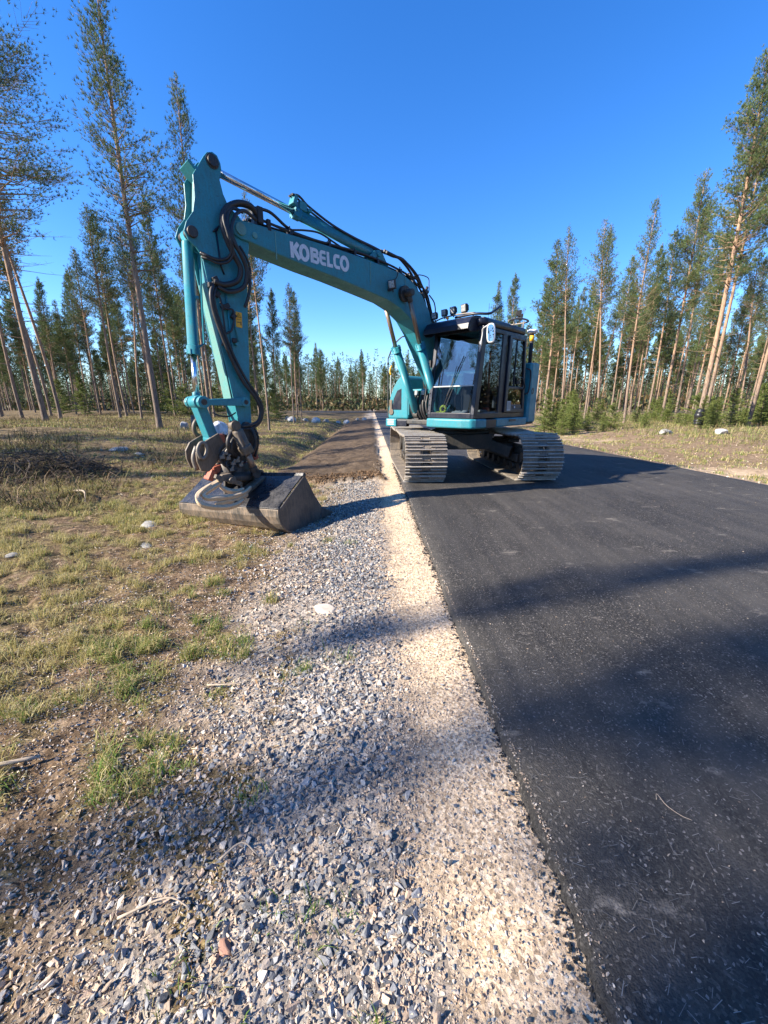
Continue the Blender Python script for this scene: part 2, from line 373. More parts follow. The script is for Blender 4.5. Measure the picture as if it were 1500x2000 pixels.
# ---------------- stones, grass, litter
def hull_protos(n, npts, flat=1.):
    import bmesh
    out = []
    for i in range(n):
        bm = bmesh.new(); 
        for k in range(npts):
            v = Vector(rng.normal(size=3)); v.normalize(); v = Vector((v.x, v.y*.85, v.z*.75*flat)); bm.verts.new(v*(.85+.3*rng.random()))
        r = bmesh.ops.convex_hull(bm, input=bm.verts)
        bmesh.ops.delete(bm, geom=[g for g in r['geom_interior'] if isinstance(g, bmesh.types.BMVert)], context='VERTS')
        bmesh.ops.triangulate(bm, faces=bm.faces)
        bm.verts.index_update()
        out.append((np.array([v.co[:] for v in bm.verts]), np.array([[v.index for v in f.verts] for f in bm.faces]))); bm.free()
    return out
def scatter_stones(P, size, cols, protos):
    """P (n,3), size (n,), cols (n,3) -> V, F, colours"""
    n = len(P); VV = []; FF = []; CC = []; off = 0; which = rng.integers(0, len(protos), n)
    for k, (pv, pf) in enumerate(protos):
        ii = np.where(which == k)[0]
        if not len(ii): continue
        q = rng.normal(size=(len(ii), 4)); q[:, 1:3] *= .35; q /= np.linalg.norm(q, axis=1)[:, None]
        w_, x, y, z = q.T
        R = np.stack([1-2*(y*y+z*z), 2*(x*y-z*w_), 2*(x*z+y*w_), 2*(x*y+z*w_), 1-2*(x*x+z*z), 2*(y*z-x*w_), 2*(x*z-y*w_), 2*(y*z+x*w_), 1-2*(x*x+y*y)], 1).reshape(-1, 3, 3)
        sc3 = size[ii][:, None]*np.stack([.8+.6*rng.random(len(ii)), .7+.4*rng.random(len(ii)), .5+.4*rng.random(len(ii))], 1)*.5
        v = np.einsum('nij,nmj->nmi', R, pv[None]*sc3[:, None, :])+P[ii][:, None, :]
        VV.append(v.reshape(-1, 3)); FF.append((pf[None]+(np.arange(len(ii))*len(pv))[:, None, None]+off).reshape(-1, 3))
        CC.append(np.repeat(cols[ii], len(pv), 0)); off += len(ii)*len(pv)
    return np.concatenate(VV), np.concatenate(FF), np.concatenate(CC)
GREY = np.array([(.13,.132,.138), (.18,.182,.185), (.23,.23,.228), (.10,.103,.108), (.29,.285,.275)]); BEI = np.array([(.42,.31,.22), (.34,.25,.18), (.49,.39,.29), (.28,.215,.16), (.52,.45,.37)])
def pick(pal, n): return pal[rng.integers(0, len(pal), n)]*(.8+.4*rng.random((n, 1)))
protos = hull_protos(30, 9)
def stones():
    P = []; S = []; K = []
    def batch(n, y0, y1, s0, s1, size0, size1, pw, prob, greyf, sink=.2):
        # y is drawn so that nearer ground gets more stones
        y = y0+(y1-y0)*rng.random(n)**1.35; s = s0+(s1-s0)*rng.random(n); x = xl(y)+s
        keep = rng.random(n) < prob(x, y, s); x, y, s = x[keep], y[keep], s[keep]; m = len(x)
        sz = size0+(size1-size0)*rng.random(m)**pw
        z = np.where(x > xl(y), np.maximum(height(x, y), .0), height(x, y))+sz*sink*rng.random(m)*1.2
        g = rng.random(m) < greyf(x, y, s)
        c = np.where(g[:, None], pick(GREY, m), pick(BEI, m))
        P.append(np.stack([x, y, z], 1)); S.append(sz); K.append(c)
    soil_off = lambda x, y: 1-soil_mask(x, y)
    gz = lambda x, y, s: np.clip(np.exp(-((s+.80+.5*(fbm(x, y, .8, 7)-.5))/.60)**2)*(-.15+1.9*fbm(x, y, 1.9, 11)), 0, 1)*soil_off(x, y)*(s < -.36-.12*rng.random(len(s)))
    gf = lambda x, y, s: .30+.55*np.exp(-((s+.78)/.50)**2)
    batch(46000, .3, 2.8, -2.9, -.25, .009, .040, 2.3, gz, gf, .12)
    batch(48000, 2.8, 7.8, -2.6, -.25, .016, .046, 2.3, gz, gf, .2)
    mz = lambda x, y, s: np.clip((.25+1.1*fbm(x, y, 1.6, 13)), 0, 1)*soil_off(x, y)*np.clip(1.25+.33*s, .06, 1)*(s < -.26-.2*rng.random(len(s)))
    batch(100000, .3, 2.8, -3.3, -.1, .004, .017, 2.0, mz, lambda x, y, s: .38+0*s, .3)
    batch(24000, 2.8, 7.5, -3.6, -.2, .011, .024, 1.8, mz, lambda x, y, s: .4+0*s, .3)
    tz = lambda x, y, s: .3+.7*fbm(x, y, 3, 17)
    batch(34000, .3, 3.2, -.50, .02, .003, .012, 2.2, tz, lambda x, y, s: .05+0*s, .3)
    batch(14000, 3.2, 9, -.50, .01, .007, .014, 2, tz, lambda x, y, s: .05+0*s, .3)
    batch(900, .3, 6, -.5, -.03, .010, .028, 2.4, tz, lambda x, y, s: .6+0*s, .3)
    batch(2600, 8, 40, -14, -2.8, .03, .10, 3, lambda x, y, s: soil_off(x, y)*fbm(x, y, .7, 19), lambda x, y, s: .35+0*s, .3)
    V, F, cc = scatter_stones(np.concatenate(P), np.concatenate(S), np.concatenate(K), protos)
    tag(link('gravel', npmesh('gravel', V, F, M['stone'], cc)), 'grey and beige crushed stone chippings along the asphalt edge', 'gravel', kind='stuff')
    # black crumbs broken from the edge of the asphalt
    n = 9000; y = .3+9*rng.random(n)**1.4; x = xl(y)+.02-np.abs(rng.normal(0, .035, n)); sz = (.003+.012*rng.random(n)**2.2)*(1+.12*y)
    V, F, cc = scatter_stones(np.stack([x, y, np.maximum(height(x, y), -.03)+sz*.25], 1), sz, np.array([(.022,.021,.020)])*(.6+1.6*rng.random((n, 1))), protos[:10])
    tag(link('asphalt_crumbs', npmesh('asphalt_crumbs', V, F, M['stone'], cc)), 'black crumbs along the broken edge of the asphalt', 'crumbs', kind='stuff')
    # loose grit on the asphalt and gravel on the right-hand verge
    n = 3500; y = .3+7*rng.random(n)**1.5; x = xl(y)+.02+(5.8)*rng.random(n)**1.6; sz = .003+.007*rng.random(n)**3; k = pick(BEI, n); k[rng.random(n) < .4] *= .6
    V, F, cc = scatter_stones(np.stack([x, y, sz*.2], 1), sz, k, protos[:8])
    tag(link('grit', npmesh('grit', V, F, M['stone'], cc)), 'pale loose grit scattered over the fresh asphalt', 'grit', kind='stuff')
    n = 6000; y = 4+30*rng.random(n)**1.3; x = xr(y)+.03+7*rng.random(n)**1.7; sz = .012+.045*rng.random(n)**4
    V, F, cc = scatter_stones(np.stack([x, y, height(x, y)+sz*.1], 1), sz, pick(BEI, n), protos)
    tag(link('verge_stones', npmesh('verge_stones', V, F, M['stone'], cc)), 'pale stones strewn over the sandy verge right of the road', 'stones', kind='stuff')
    # soil crumbs on the front lip of the spread soil
    n = 11000; y = 6.5+1.5*rng.random(n)**1.3+9*rng.random(n)**9; x = xl(y)-.15-2.9*rng.random(n); k = soil_mask(x, y) > .05; x = x[k]; y = y[k]; k = soil_mask(x, y-.7) < .6+.4*rng.random(len(x)); x = x[k]; y = y[k]; m = len(x); sz = .012+.05*rng.random(m)**2.8
    V, F, cc = scatter_stones(np.stack([x, y, height(x, y)+sz*.2], 1), sz, np.array([(.15,.095,.055)])*(.6+.7*rng.random((m, 1))), protos)
    tag(link('soil_crumbs', npmesh('soil_crumbs', V, F, M['twig'], cc)), 'brown crumbs of soil along the front lip of the spread strip', 'soil', kind='stuff')
stones()

def blades(P, H, W, lean, cols):
    """one bent two-segment blade per point"""
    n = len(P); a = rng.random(n)*2*math.pi; d = np.stack([np.cos(a), np.sin(a), 0*a], 1); s = np.stack([-np.sin(a), np.cos(a), 0*a], 1)
    up = np.array([0, 0, 1.]); H = H[:, None]; W = W[:, None]; L = lean[:, None]
    b0 = P-s*W/2; b1 = P+s*W/2; mid = P+up*H*.6+d*H*L*.4; m0 = mid-s*W*.35; m1 = mid+s*W*.35; tip = P+up*H*(1-.35*L)+d*H*L*1.1
    V = np.stack([b0, b1, m0, m1, tip], 1).reshape(-1, 3); o = (np.arange(n)*5)[:, None]
    F = np.concatenate([o+np.array([[0, 1, 3]]), o+np.array([[0, 3, 2]]), o+np.array([[2, 3, 4]])])
    return V, F, np.repeat(cols, 5, 0)
GR = np.array([(.10,.19,.03), (.15,.25,.05), (.20,.27,.07), (.13,.17,.04)]); ST = np.array([(.46,.39,.17), (.54,.46,.24), (.36,.30,.12), (.30,.27,.08)])
def grass():
    def clumps(n, y0, y1, s0, s1, prob, per, rad, h0, h1, green, wid, side='l'):
        y = y0+(y1-y0)*rng.random(n)**1.3; s = s0+(s1-s0)*rng.random(n); x = (xl(y) if side == 'l' else xr(y))+s
        k = rng.random(n) < prob(x, y, s); x, y, s = x[k], y[k], s[k]; m = len(x)
        cnt = rng.integers(int(per*.5), int(per*1.5), m); ci = np.repeat(np.arange(m), cnt); N = len(ci)
        rr = (rad*(.5+rng.random(m)))[ci]; a = rng.random(N)*6.283; q = rng.random(N)**.7
        px = x[ci]+np.cos(a)*q*rr; py = y[ci]+np.sin(a)*q*rr
        if side == 'l':
            kk = px < xl(py)-.1; px, py, ci = px[kk], py[kk], ci[kk]; N = len(ci)
        g = rng.random(N) < green(x, y, s)[ci]
        c = np.where(g[:, None], pick(GR, N), pick(ST, N)); hh = ((h0+(h1-h0)*rng.random(m))[ci])*(.5+.7*rng.random(N))
        return np.stack([px, py, height(px, py)-.004], 1), hh, wid*(.6+.8*rng.random(N)), .2+.9*rng.random(N), c
    so = lambda x, y: 1-soil_mask(x, y)
    pt = lambda x, y, t, w_: sstep(t-w_, t+w_, .36*fbm(x, y*1.8, 1.3, 51)+.64*fbm(x, y*1.5, 6, 52, 3))
    parts = [clumps(520, .5, 4.5, -2.4, -.5, lambda x, y, s: .55*pt(x, y, .60, .06)*np.clip(.3-s*.4, 0, 1), 42, .075, .03, .085, lambda x, y, s: .72+0*s, .0028),
             clumps(6400, 1.2, 7.5, -6.5, -1.3, lambda x, y, s: so(x, y)*pt(x, y, .54, .045)*np.clip(-.5-s*.7, 0, 1), 42, .06, .02, .12, lambda x, y, s: np.clip(.62+.22*s+1.5*(fbm(x, y, .8, 27)-.5), .05, .7), .0036),
             clumps(6000, 5, 17, -12, -1.8, lambda x, y, s: so(x, y)*pt(x, y, .525, .06), 24, .13, .03, .11, lambda x, y, s: .20+0*s, .007),
             clumps(4200, 5, 26, .4, 12, lambda x, y, s: pt(x, y, .51, .05), 22, .16, .04, .13, lambda x, y, s: .35+0*s, .010, 'r'),
             clumps(3000, 17, 45, -22, -3, lambda x, y, s: so(x, y)*pt(x, y, .46, .08), 16, .3, .06, .16, lambda x, y, s: .25+0*s, .02)]
    V, F, cc = blades(*[np.concatenate([p[i] for p in parts]) for i in range(5)])
    tag(link('grass', npmesh('grass', V, F, M['grass'], cc)), 'short yellow green grass tufts on the verges', 'grass', kind='stuff')
    # dead leaves, bark and chaff between the tufts
    n = 46000; y = .5+11*rng.random(n)**1.5; x = xl(y)-.9-(1.5+1.1*y)*rng.random(n)**.9; k = soil_mask(x, y) < .5; x, y = x[k], y[k]; n = len(x); a = rng.random(n)*6.283; L = (.003+.011*rng.random(n)**2.5)*(.6+.22*y); wd = L*(.10+.35*rng.random(n)**2)
    tz = rng.normal(0, .3, n); d = np.stack([np.cos(a), np.sin(a), tz], 1)*L[:, None]; q = np.stack([-np.sin(a), np.cos(a), rng.normal(0, .4, n)], 1)*wd[:, None]; P = np.stack([x, y, height(x, y)+.006+.01*rng.random(n)], 1)
    V = np.stack([P-d-q*.5, P+d-q, P+d*1.1+q*.4, P-d+q], 1).reshape(-1, 3); F = (np.arange(n)*4)[:, None]+np.array([[0, 1, 2, 3]])
    tag(link('leaf_litter', npmesh('leaf_litter', V, F, M['twig'], np.repeat(np.array([(.16,.10,.055), (.07,.045,.03), (.34,.25,.14), (.24,.15,.08), (.44,.36,.24)])[rng.integers(0, 5, n)]*(.6+.7*rng.random((n, 1))), 4, 0))), 'dead leaves and bits of bark between the grass tufts', 'litter', kind='stuff')
    # dry brush and twigs of the forest edge
    n = 90000; y = 5.5+34*rng.random(n)**1.4; x = xl(y)-4.2-.12*y-17*rng.random(n)**1.1; k = (fbm(x, y, .6, 33)+.25*(fbm(x, y, 3, 34)-.5) > .48) ; x, y = x[k], y[k]; m = len(x)
    V, F, cc = blades(np.stack([x, y, height(x, y)-.02], 1), (.08+.55*rng.random(m)**2.6)*(.75+.5*sstep(.50, .62, fbm(x, y, .5, 35))*(y < 12)), .005+.008*rng.random(m), .3+1.6*rng.random(m), np.array([(.13,.09,.055), (.07,.048,.032), (.26,.19,.12), (.075,.085,.03), (.17,.145,.06)])[rng.integers(0, 5, m)]*(.7+.6*rng.random((m, 1))))
    tag(link('undergrowth', npmesh('undergrowth', V, F, M['twig'], cc)), 'brown and olive brushy undergrowth under the left-hand pines', 'undergrowth', kind='stuff')
    n = 16000; y = 10+30*rng.random(n); x = xr(y)+5+20*rng.random(n); m = n
    V, F, cc = blades(np.stack([x, y, height(x, y)-.02], 1), .1+.4*rng.random(m)**2, .012+.012*rng.random(m), .3+.9*rng.random(m), np.array([(.16,.13,.06), (.10,.12,.04), (.26,.22,.12), (.13,.16,.05)])[rng.integers(0, 4, m)]*(.7+.6*rng.random((m, 1))))
    tag(link('undergrowth', npmesh('undergrowth', V, F, M['twig'], cc)), 'olive heather and grass under the right-hand pines', 'undergrowth', kind='stuff')
    # pale pine needles and scratches of straw lying on the asphalt
    n = 12000; y = .3+6.5*rng.random(n)**1.5; x = xl(y)+.03+5.6*rng.random(n)**1.4; a = rng.normal(.25, .7, n); L = .004+.016*rng.random(n)**2; wd = .0004+.0004*rng.random(n)+.00012*y
    kk = rng.random(n) < .25+.9*fbm(x, y, 1.8, 37); x, y, a, L, wd = x[kk], y[kk], a[kk], L[kk], wd[kk]; n = len(x)
    d = np.stack([np.cos(a), np.sin(a), 0*a], 1)*L[:, None]; s = np.stack([-np.sin(a), np.cos(a), 0*a], 1)*wd[:, None]; P = np.stack([x, y, 0*x+.006], 1)
    V = np.stack([P-d-s, P+d-s, P+d+s, P-d+s], 1).reshape(-1, 3); F = (np.arange(n)*4)[:, None]+np.array([[0, 1, 2, 3]])
    tag(link('needle_litter', npmesh('needle_litter', V, F, M['twig'], np.repeat(np.array([(.20,.19,.175)])*(.5+.8*rng.random((n, 1))), 4, 0))), 'thin pale needles and chaff lying on the asphalt', 'litter', kind='stuff')
grass()

# ---------------- trees
def bark():
    b = NB('pine_bark'); co = b.coord(); oi = b.n('ShaderNodeObjectInfo')
    sp = b.n('ShaderNodeSeparateXYZ'); b.l(co, sp.inputs[0])
    fis = b.noise(b.map(co, (14, 14, 2.6)), 1.6, 6, .7); pl = b.noise(co, 3, 3, .5)
    low = b.ramp(fis, [(.35, (.07,.055,.045)), (.55, (.23,.175,.135)), (.75, (.36,.28,.22))])
    hi = b.ramp(fis, [(.3, (.19,.115,.07)), (.55, (.38,.25,.165)), (.8, (.50,.37,.27))])
    t = b.math('ADD', b.math('MULTIPLY', sp.outputs[2], .125), b.math('MULTIPLY', pl, .5))
    c = b.mix(b.ramp(t, [(.42, 0), (.95, 1)]), low, hi)
    c = b.mix(b.math('MULTIPLY', oi.outputs['Random'], .35), c, (.17, .14, .12))
    return b.out(c, .85, b.bump(fis, .8, .03), None, .15)
M['bark'] = bark()
KN = 11
def pine_proto(seed, H, crown_from, R, trunk_r, ntuft, lean_up=.5, tw=.017, tl=.15, dead=14, skew=0):
    """returns trunk mesh and crown mesh of one Scots pine"""
    r = np.random.default_rng(seed); mb = MB(); bend = [r.normal()*.012, r.normal()*.012]; ph = r.random(2)*6
    def ax(z): t = z/H; return Vector((bend[0]*H*math.sin(t*3+ph[0])-bend[0]*H*math.sin(ph[0]), bend[1]*H*math.sin(t*3+ph[1])-bend[1]*H*math.sin(ph[1]), z))
    zs = [-.3, 0, .15, .5, 1.2]+[H*i/22 for i in range(2, 23)]
    mb.tube([ax(z) for z in zs], [trunk_r*.84*(1.35 if z < .1 else 1.15 if z < .3 else 1)*(max(0, 1-z/H)**.62*.97+.03) for z in zs], 9)
    tips = []; z = H*crown_from; zc = z; nb = 0
    lumps = r.random((40, 2))
    while z < H*.985:
        t = (z-zc)/(H-zc); prof = (min(1, (t+.12)/.30)**.8)*(1-t)**.72*1.25+.03
        k = r.integers(4, 7)
        for j in range(k):
            a = r.random()*6.283; sd = .55+.75*lumps[int(a/6.283*5)+int(t*6.9)*5, 0]; L = R*prof*sd*(.75+.4*r.random())
            if r.random() < .12: L *= 1.3
            if skew: L *= 1+skew*math.cos(a)
            el = lean_up*(.35+.9*t)+r.normal()*.12; d = Vector((math.cos(a)*math.cos(el), math.sin(a)*math.cos(el), math.sin(el)))
            p0 = ax(z+r.normal()*.05); pts = [p0, p0+d*L*.5+Vector((0, 0, -.03*L)), p0+d*L+Vector((0, 0, .16*L))]
            mb.tube(pts, [.028*(1-t*.7)*L**.5+.004, .013*(1-t*.6), .004], 3, False); nb += 1
            m = max(2, int(5*L+1))
            for q in range(m):
                f = .32+.72*(q+.5)/m if t > .2 else .5+.55*(q+.5)/m
                pp = p0.lerp(pts[2], min(f, 1.04)); tips.append((pp, d, L, t))
                if L > .5:
                    for s_ in (-1, 1):
                        sd_ = Vector((-math.sin(a), math.cos(a), .25))*s_*L*(.10+.20*r.random())*(1.15-abs(f-.6)*1.2); tips.append((pp+sd_+d*.1*L, (d+sd_.normalized()*.8).normalized(), L, t))
                        if L > .9 and r.random() < .6: mb.tube([p0.lerp(pts[2], f*.85), pp+sd_], [.006, .003], 3, False)
        z += (.34-.14*t)*(H/17)**.5*(.8+.4*r.random())
    for j in range(dead):          # bare dead branches under the crown
        z = H*(crown_from-.30+.34*r.random()); a = r.random()*6.283; L = R*(.3+.65*r.random()); p0 = ax(max(z, 1.2)); d = Vector((math.cos(a), math.sin(a), .05+.3*r.random()))
        e = p0+d*L; mb.tube([p0, p0.lerp(e, .5)+Vector((0, 0, -.05)), e], [.017, .010, .003], 3, False)
        for q in range(3): f = .4+.5*r.random(); pp = p0.lerp(e, f); mb.tube([pp, pp+Vector((r.normal()*.3, r.normal()*.3, .08))*L*.35], [.005, .002], 3, False)
    tr = bpy.data.meshes.new('pine_trunk'); tr.from_pydata(mb.v, [], mb.f); tr.polygons.foreach_set('use_smooth', [True]*len(mb.f)); tr.materials.append(M['bark']); tr.update()
    # needles
    T = len(tips); per = max(1, int(round(ntuft/T))); P = np.array([t[0][:] for t in tips]); D = np.array([t[1][:] for t in tips]); TT = np.array([t[3] for t in tips])
    ii = np.repeat(np.arange(T), per); n0 = len(ii); c0 = P[ii]+r.normal(size=(n0, 3))*np.array([.085, .085, .10])*(1.2-.5*TT[ii])[:, None]
    kn = KN; jj = np.repeat(np.arange(n0), kn); N = len(jj)
    dirs = D[ii][jj]*.7+np.array([0, 0, .62])+r.normal(size=(N, 3))*.52; dirs /= np.linalg.norm(dirs, axis=1)[:, None]
    sd = np.cross(dirs, r.normal(size=(N, 3))); sd /= np.linalg.norm(sd, axis=1)[:, None]; L = (tl*(.7+.6*r.random(N)))[:, None]
    b0 = c0[jj]; V = np.stack([b0-sd*tw*.5, b0+sd*tw*.5, b0+dirs*L], 1).reshape(-1, 3); F = np.arange(N*3).reshape(-1, 3)
    base = np.array([(.095,.140,.050), (.125,.165,.058), (.070,.112,.045), (.155,.185,.065)])[r.integers(0, 4, T)]*(.75+.5*r.random((T, 1)))
    col = base[ii][jj]*(.85+.3*r.random((N, 1)))
    cr = npmesh('pine_crown', V, F, M['needle'], np.repeat(col, 3, 0))
    return tr, cr, H
PINES = [pine_proto(11, 18, .40, 1.75, .16, 3600, .75), pine_proto(12, 18, .50, 1.4, .135, 2900, .85), pine_proto(13, 17, .58, 1.3, .13, 2700, .7, dead=24),
         pine_proto(14, 16, .46, 1.2, .12, 3700, .9), pine_proto(15, 15, .52, 1.4, .13, 2800, .65, dead=22), pine_proto(16, 19, .42, 1.9, .17, 5600, .75, dead=22), pine_proto(17, 14, .36, 1.25, .11, 3700, .75)]
PINES += [pine_proto(18, 17, .58, 1.0, .13, 2600, .8), pine_proto(19, 18, .55, 1.1, .14, 2600, .8), pine_proto(20, 19, .40, 3.1, .16, 6500, .55, dead=34)]
THIN = [pine_proto(21, 18, .47, 1.3, .14, 1700, .7, .034, .20, 8), pine_proto(22, 16, .40, 1.2, .13, 1700, .8, .034, .20, 8), pine_proto(23, 15, .50, 1.4, .14, 1500, .6, .034, .20, 10), pine_proto(24, 13, .32, 1.2, .12, 1700, .7, .034, .20, 6)]
def place_tree(kind, name, x, y, H, rz, label, cat, group=None, wide=1., tilt=(0, 0)):
    tr, cr, h0 = kind; k = H/h0
    r = empty(name, (x, y, hz(x, y)-.02)); r.rotation_euler = (tilt[0], tilt[1], rz); r.scale = (k*wide, k*wide, k)
    t_ = link('trunk', tr, r); link('crown', cr, r); return tag(r, label, cat, group)

def spruce_proto(seed, H, R, nb=230):
    r = np.random.default_rng(seed); mb = MB(); mb.tube([(0, 0, -.1), (0, 0, H*.5), (0, 0, H)], [.035, .02, .004], 6)
    P = []; D = []
    z = .12
    while z < H*.97:
        t = z/H
        for j in range(r.integers(5, 8)):
            a = r.random()*6.283; L = R*(1-t)**.8*(.7+.5*r.random())+.05; el = .12+.5*t; d = np.array([math.cos(a)*math.cos(el), math.sin(a)*math.cos(el), math.sin(el)])
            e = d*L+np.array([0, 0, z]); mb.tube([(0, 0, z), tuple(e)], [.008, .002], 3, False)
            m = int(10*L)+2
            for q in range(m):
                f = (q+.6)/m; w_ = (1-f)*.38*L+.03
                for s_ in (-1, 0, 1):
                    P.append(d*L*f+np.array([-math.sin(a), math.cos(a), 0])*s_*w_*r.random()+np.array([0, 0, z])); D.append(d)
        z += .15*(.7+.5*r.random())
    tr = bpy.data.meshes.new('spruce_trunk'); tr.from_pydata(mb.v, [], mb.f); tr.materials.append(M['bark']); tr.update()
    P = np.array(P); D = np.array(D); n0 = len(P); kn = 6; jj = np.repeat(np.arange(n0), kn); N = len(jj)
    d = D[jj]*.8+r.normal(size=(N, 3))*.6; d /= np.linalg.norm(d, axis=1)[:, None]; sd = np.cross(d, r.normal(size=(N, 3))); sd /= np.linalg.norm(sd, axis=1)[:, None]
    b0 = P[jj]; L = .08*(.6+.8*r.random((N, 1))); V = np.stack([b0-sd*.010, b0+sd*.010, b0+d*L], 1).reshape(-1, 3)
    c = np.array([(.15,.20,.045), (.21,.23,.065), (.10,.14,.035)])[r.integers(0, 3, n0)][jj]*(.8+.4*r.random((N, 1)))
    return tr, npmesh('spruce_crown', V, np.arange(N*3).reshape(-1, 3), M['needle'], np.repeat(c, 3, 0)), H
SPR = [spruce_proto(31, 2.6, 1.0), spruce_proto(32, 2.2, 1.15), spruce_proto(33, 3.2, .8), spruce_proto(34, 2.8, .65), spruce_proto(35, 2.4, 1.3)]

# the pines one can tell apart, (x, y, height)
NEAR = [
 ((-20.08,24.0,22.5), 9, .95, 'stout grey-trunked pine nearest the left edge, its crown cut off by the top left corner'),
 ((-20.75,26.0,15.8), 2, 1.0, 'reddish thin pine just right of the stout grey-trunked pine at the left edge'),
 ((-24.10,27.0,14.1), 4, 1.0, 'slim pine whose trunk leaves the frame at the left edge below its crown'),
 ((-29.24,31.0,13.4), 3, 1.0, 'pine cut by the left edge with its trunk in the very corner of the wood'),
 ((-10.86,19.5,16.8), 0, 1.05, 'tallest pine left of the excavator arm, long ragged crown leaning past the top edge'),
 ((-16.14,27.0,12.6), 2, .9, 'thin pine standing just left of the tallest pine'),
 ((-18.86,29.0,13.3), 1, 1.1, 'left one of the close pair of pines left of the tallest pine'),
 ((-19.64,31.0,13.4), 4, .9, 'right one of the close pair of pines left of the tallest pine'),
 ((-16.97,33.0,15.4), 3, .85, 'narrow dark-trunked pine between the tallest pine and the excavator arm'),
 ((-10.92,25.5,17.7), 1, .85, 'narrow tall pine whose crown rises just left of the excavator arm top'),
 ((-17.64,36.0,10.4), 6, .9, 'short pine behind the upright bucket cylinder'),
 ((-6.42,22.5,11.6), 2, .8, 'bare orange-trunked pine right of the excavator arm with crown above the boom'),
 ((-10.40,34.0,14.3), 4, .8, 'pine partly hidden by the lower end of the excavator arm'),
 ((-9.50,36.0,10.4), 3, .9, 'thin pine right of the bare orange-trunked pine beside the arm'),
 ((-6.90,31.0,9.8), 1, .9, 'left and darkest of three close pines under the middle of the boom'),
 ((-8.11,38.0,10.9), 4, .8, 'middle one of three close pines under the middle of the boom'),
 ((-6.92,34.0,8.8), 2, .9, 'right one of three close pines under the middle of the boom'),
 ((-28.78,38.0,9.7), 6, 1.0, 'bushy lower pine in the gap between the left edge trunks and the close pair'),
 ((-29.25,42.0,10.1), 3, 1.0, 'small pine just left of the close pair of pines'),
 ((-37.73,44.0,12.4), 6, 1.0, 'bushy pine filling the space behind the left edge trunks'),
 ((16.23,62.0,17.8), 6, .9, 'pine top showing over the cab roof above the front lights'),
 ((16.57,56.0,17.0), 3, .9, 'pine top showing over the cab roof above the rear lights'),
 ((14.92,38.0,14.6), 6, 1.15, 'full conical pine directly right of the excavator mast'),
 ((18.20,44.0,13.1), 6, .9, 'lower pine leaning against the full conical pine right of the mast'),
 ((15.25,35.0,14.7), 2, .9, 'straight orange-trunked pine second behind the right track'),
 ((19.07,42.0,11.9), 4, .8, 'thin pine behind the straight orange-trunked pine right of the machine'),
 ((15.33,31.0,13.0), 1, .9, 'left one of the twin-topped pines on the right side'),
 ((15.19,29.0,12.6), 2, .95, 'right one of the twin-topped pines on the right side'),
 ((20.14,36.0,12.6), 4, .8, 'pine just right of the twin-topped pines'),
 ((14.86,25.0,11.9), 0, .85, 'pine with leaning pale trunk at the gap right of the twin-topped pines'),
 ((20.56,33.0,12.6), 3, .9, 'dense green pine just behind the one with the leaning pale trunk'),
 ((22.73,35.0,14.2), 4, .9, 'pine left of the tall ragged pine in the right-hand row'),
 ((17.48,25.5,13.4), 5, .85, 'tall ragged pine with forked branches in the middle of the right-hand row'),
 ((23.69,33.0,15.5), 1, .9, 'pine directly right of the tall ragged pine'),
 ((28.21,38.0,12.4), 2, .9, 'slim pine between the ragged pine and the black-wrapped trunk'),
 ((15.17,19.5,14.9), 5, 1.0, 'large pine with black plastic wrapped round its foot, crown at the right edge'),
 ((18.99,24.0,15.1), 4, .9, 'pine standing close behind the black-wrapped large pine'),
 ((21.37,24.5,9.6), 2, 1.0, 'second pine from the right edge with a bare lower trunk'),
 ((18.49,20.5,12.2), 0, 1.0, 'orange-trunked pine nearest the right edge'),
 ((25.57,27.0,11.8), 4, 1.0, 'pine cut off by the right edge'),
]
for i, (p, k, wd, lab) in enumerate(NEAR):
    place_tree(PINES[k], 'pine_tree', p[0], p[1], p[2], i*2.4, lab, 'pine tree', 'pines of the forest edge', wd, (random.gauss(0, .012), random.gauss(0, .012)))
# pines standing left of and behind the camera: they shade the foreground and show in the windows
BEHIND = [(-17.5, -7.7, 17, 2, 1.), (-22.0, -10.2, 17, 2, 1.), (-15.6, -4.5, 17, 7, .9), (-17.2, -3.95, 16, 8, .26), (-17.4, -3.1, 17, 7, .2), (-28, 1.2, 17, 7, .7), (-26, 4.4, 16, 8, .55), (-30, 4.0, 18, 2, .8), (-35, -4, 18, 3, 1.),
 (-23, 12, 17, 2, 1.), (-29, 8, 18, 1, 1.), (-20, 16, 16, 4, 1.), (-13, -18, 18, 5, 1.), (-5, -20, 18, 0, 1.), (8, -19, 18, 2, 1.), (14, -12, 18, 5, 1.)]
for i, (x, y, H, k, wd) in enumerate(BEHIND):
    place_tree(PINES[k], 'pine_tree', x, y, H, i*1.7, 'pine of the roadside wood outside the picture, behind or beside the camera', 'pine tree', 'pines outside the picture', wd)
for i in range(26):         # the wood goes on right of the frame; the cab windows mirror it
    y = random.uniform(-3, 15); x = random.uniform(max(17, 1.25*y+6), 44)
    place_tree(THIN[i % 4], 'pine_tree', x, y, random.uniform(12, 17), i*1.3, 'pine of the roadside wood outside the picture, right of the frame', 'pine tree', 'pines right of the picture', 1.2)
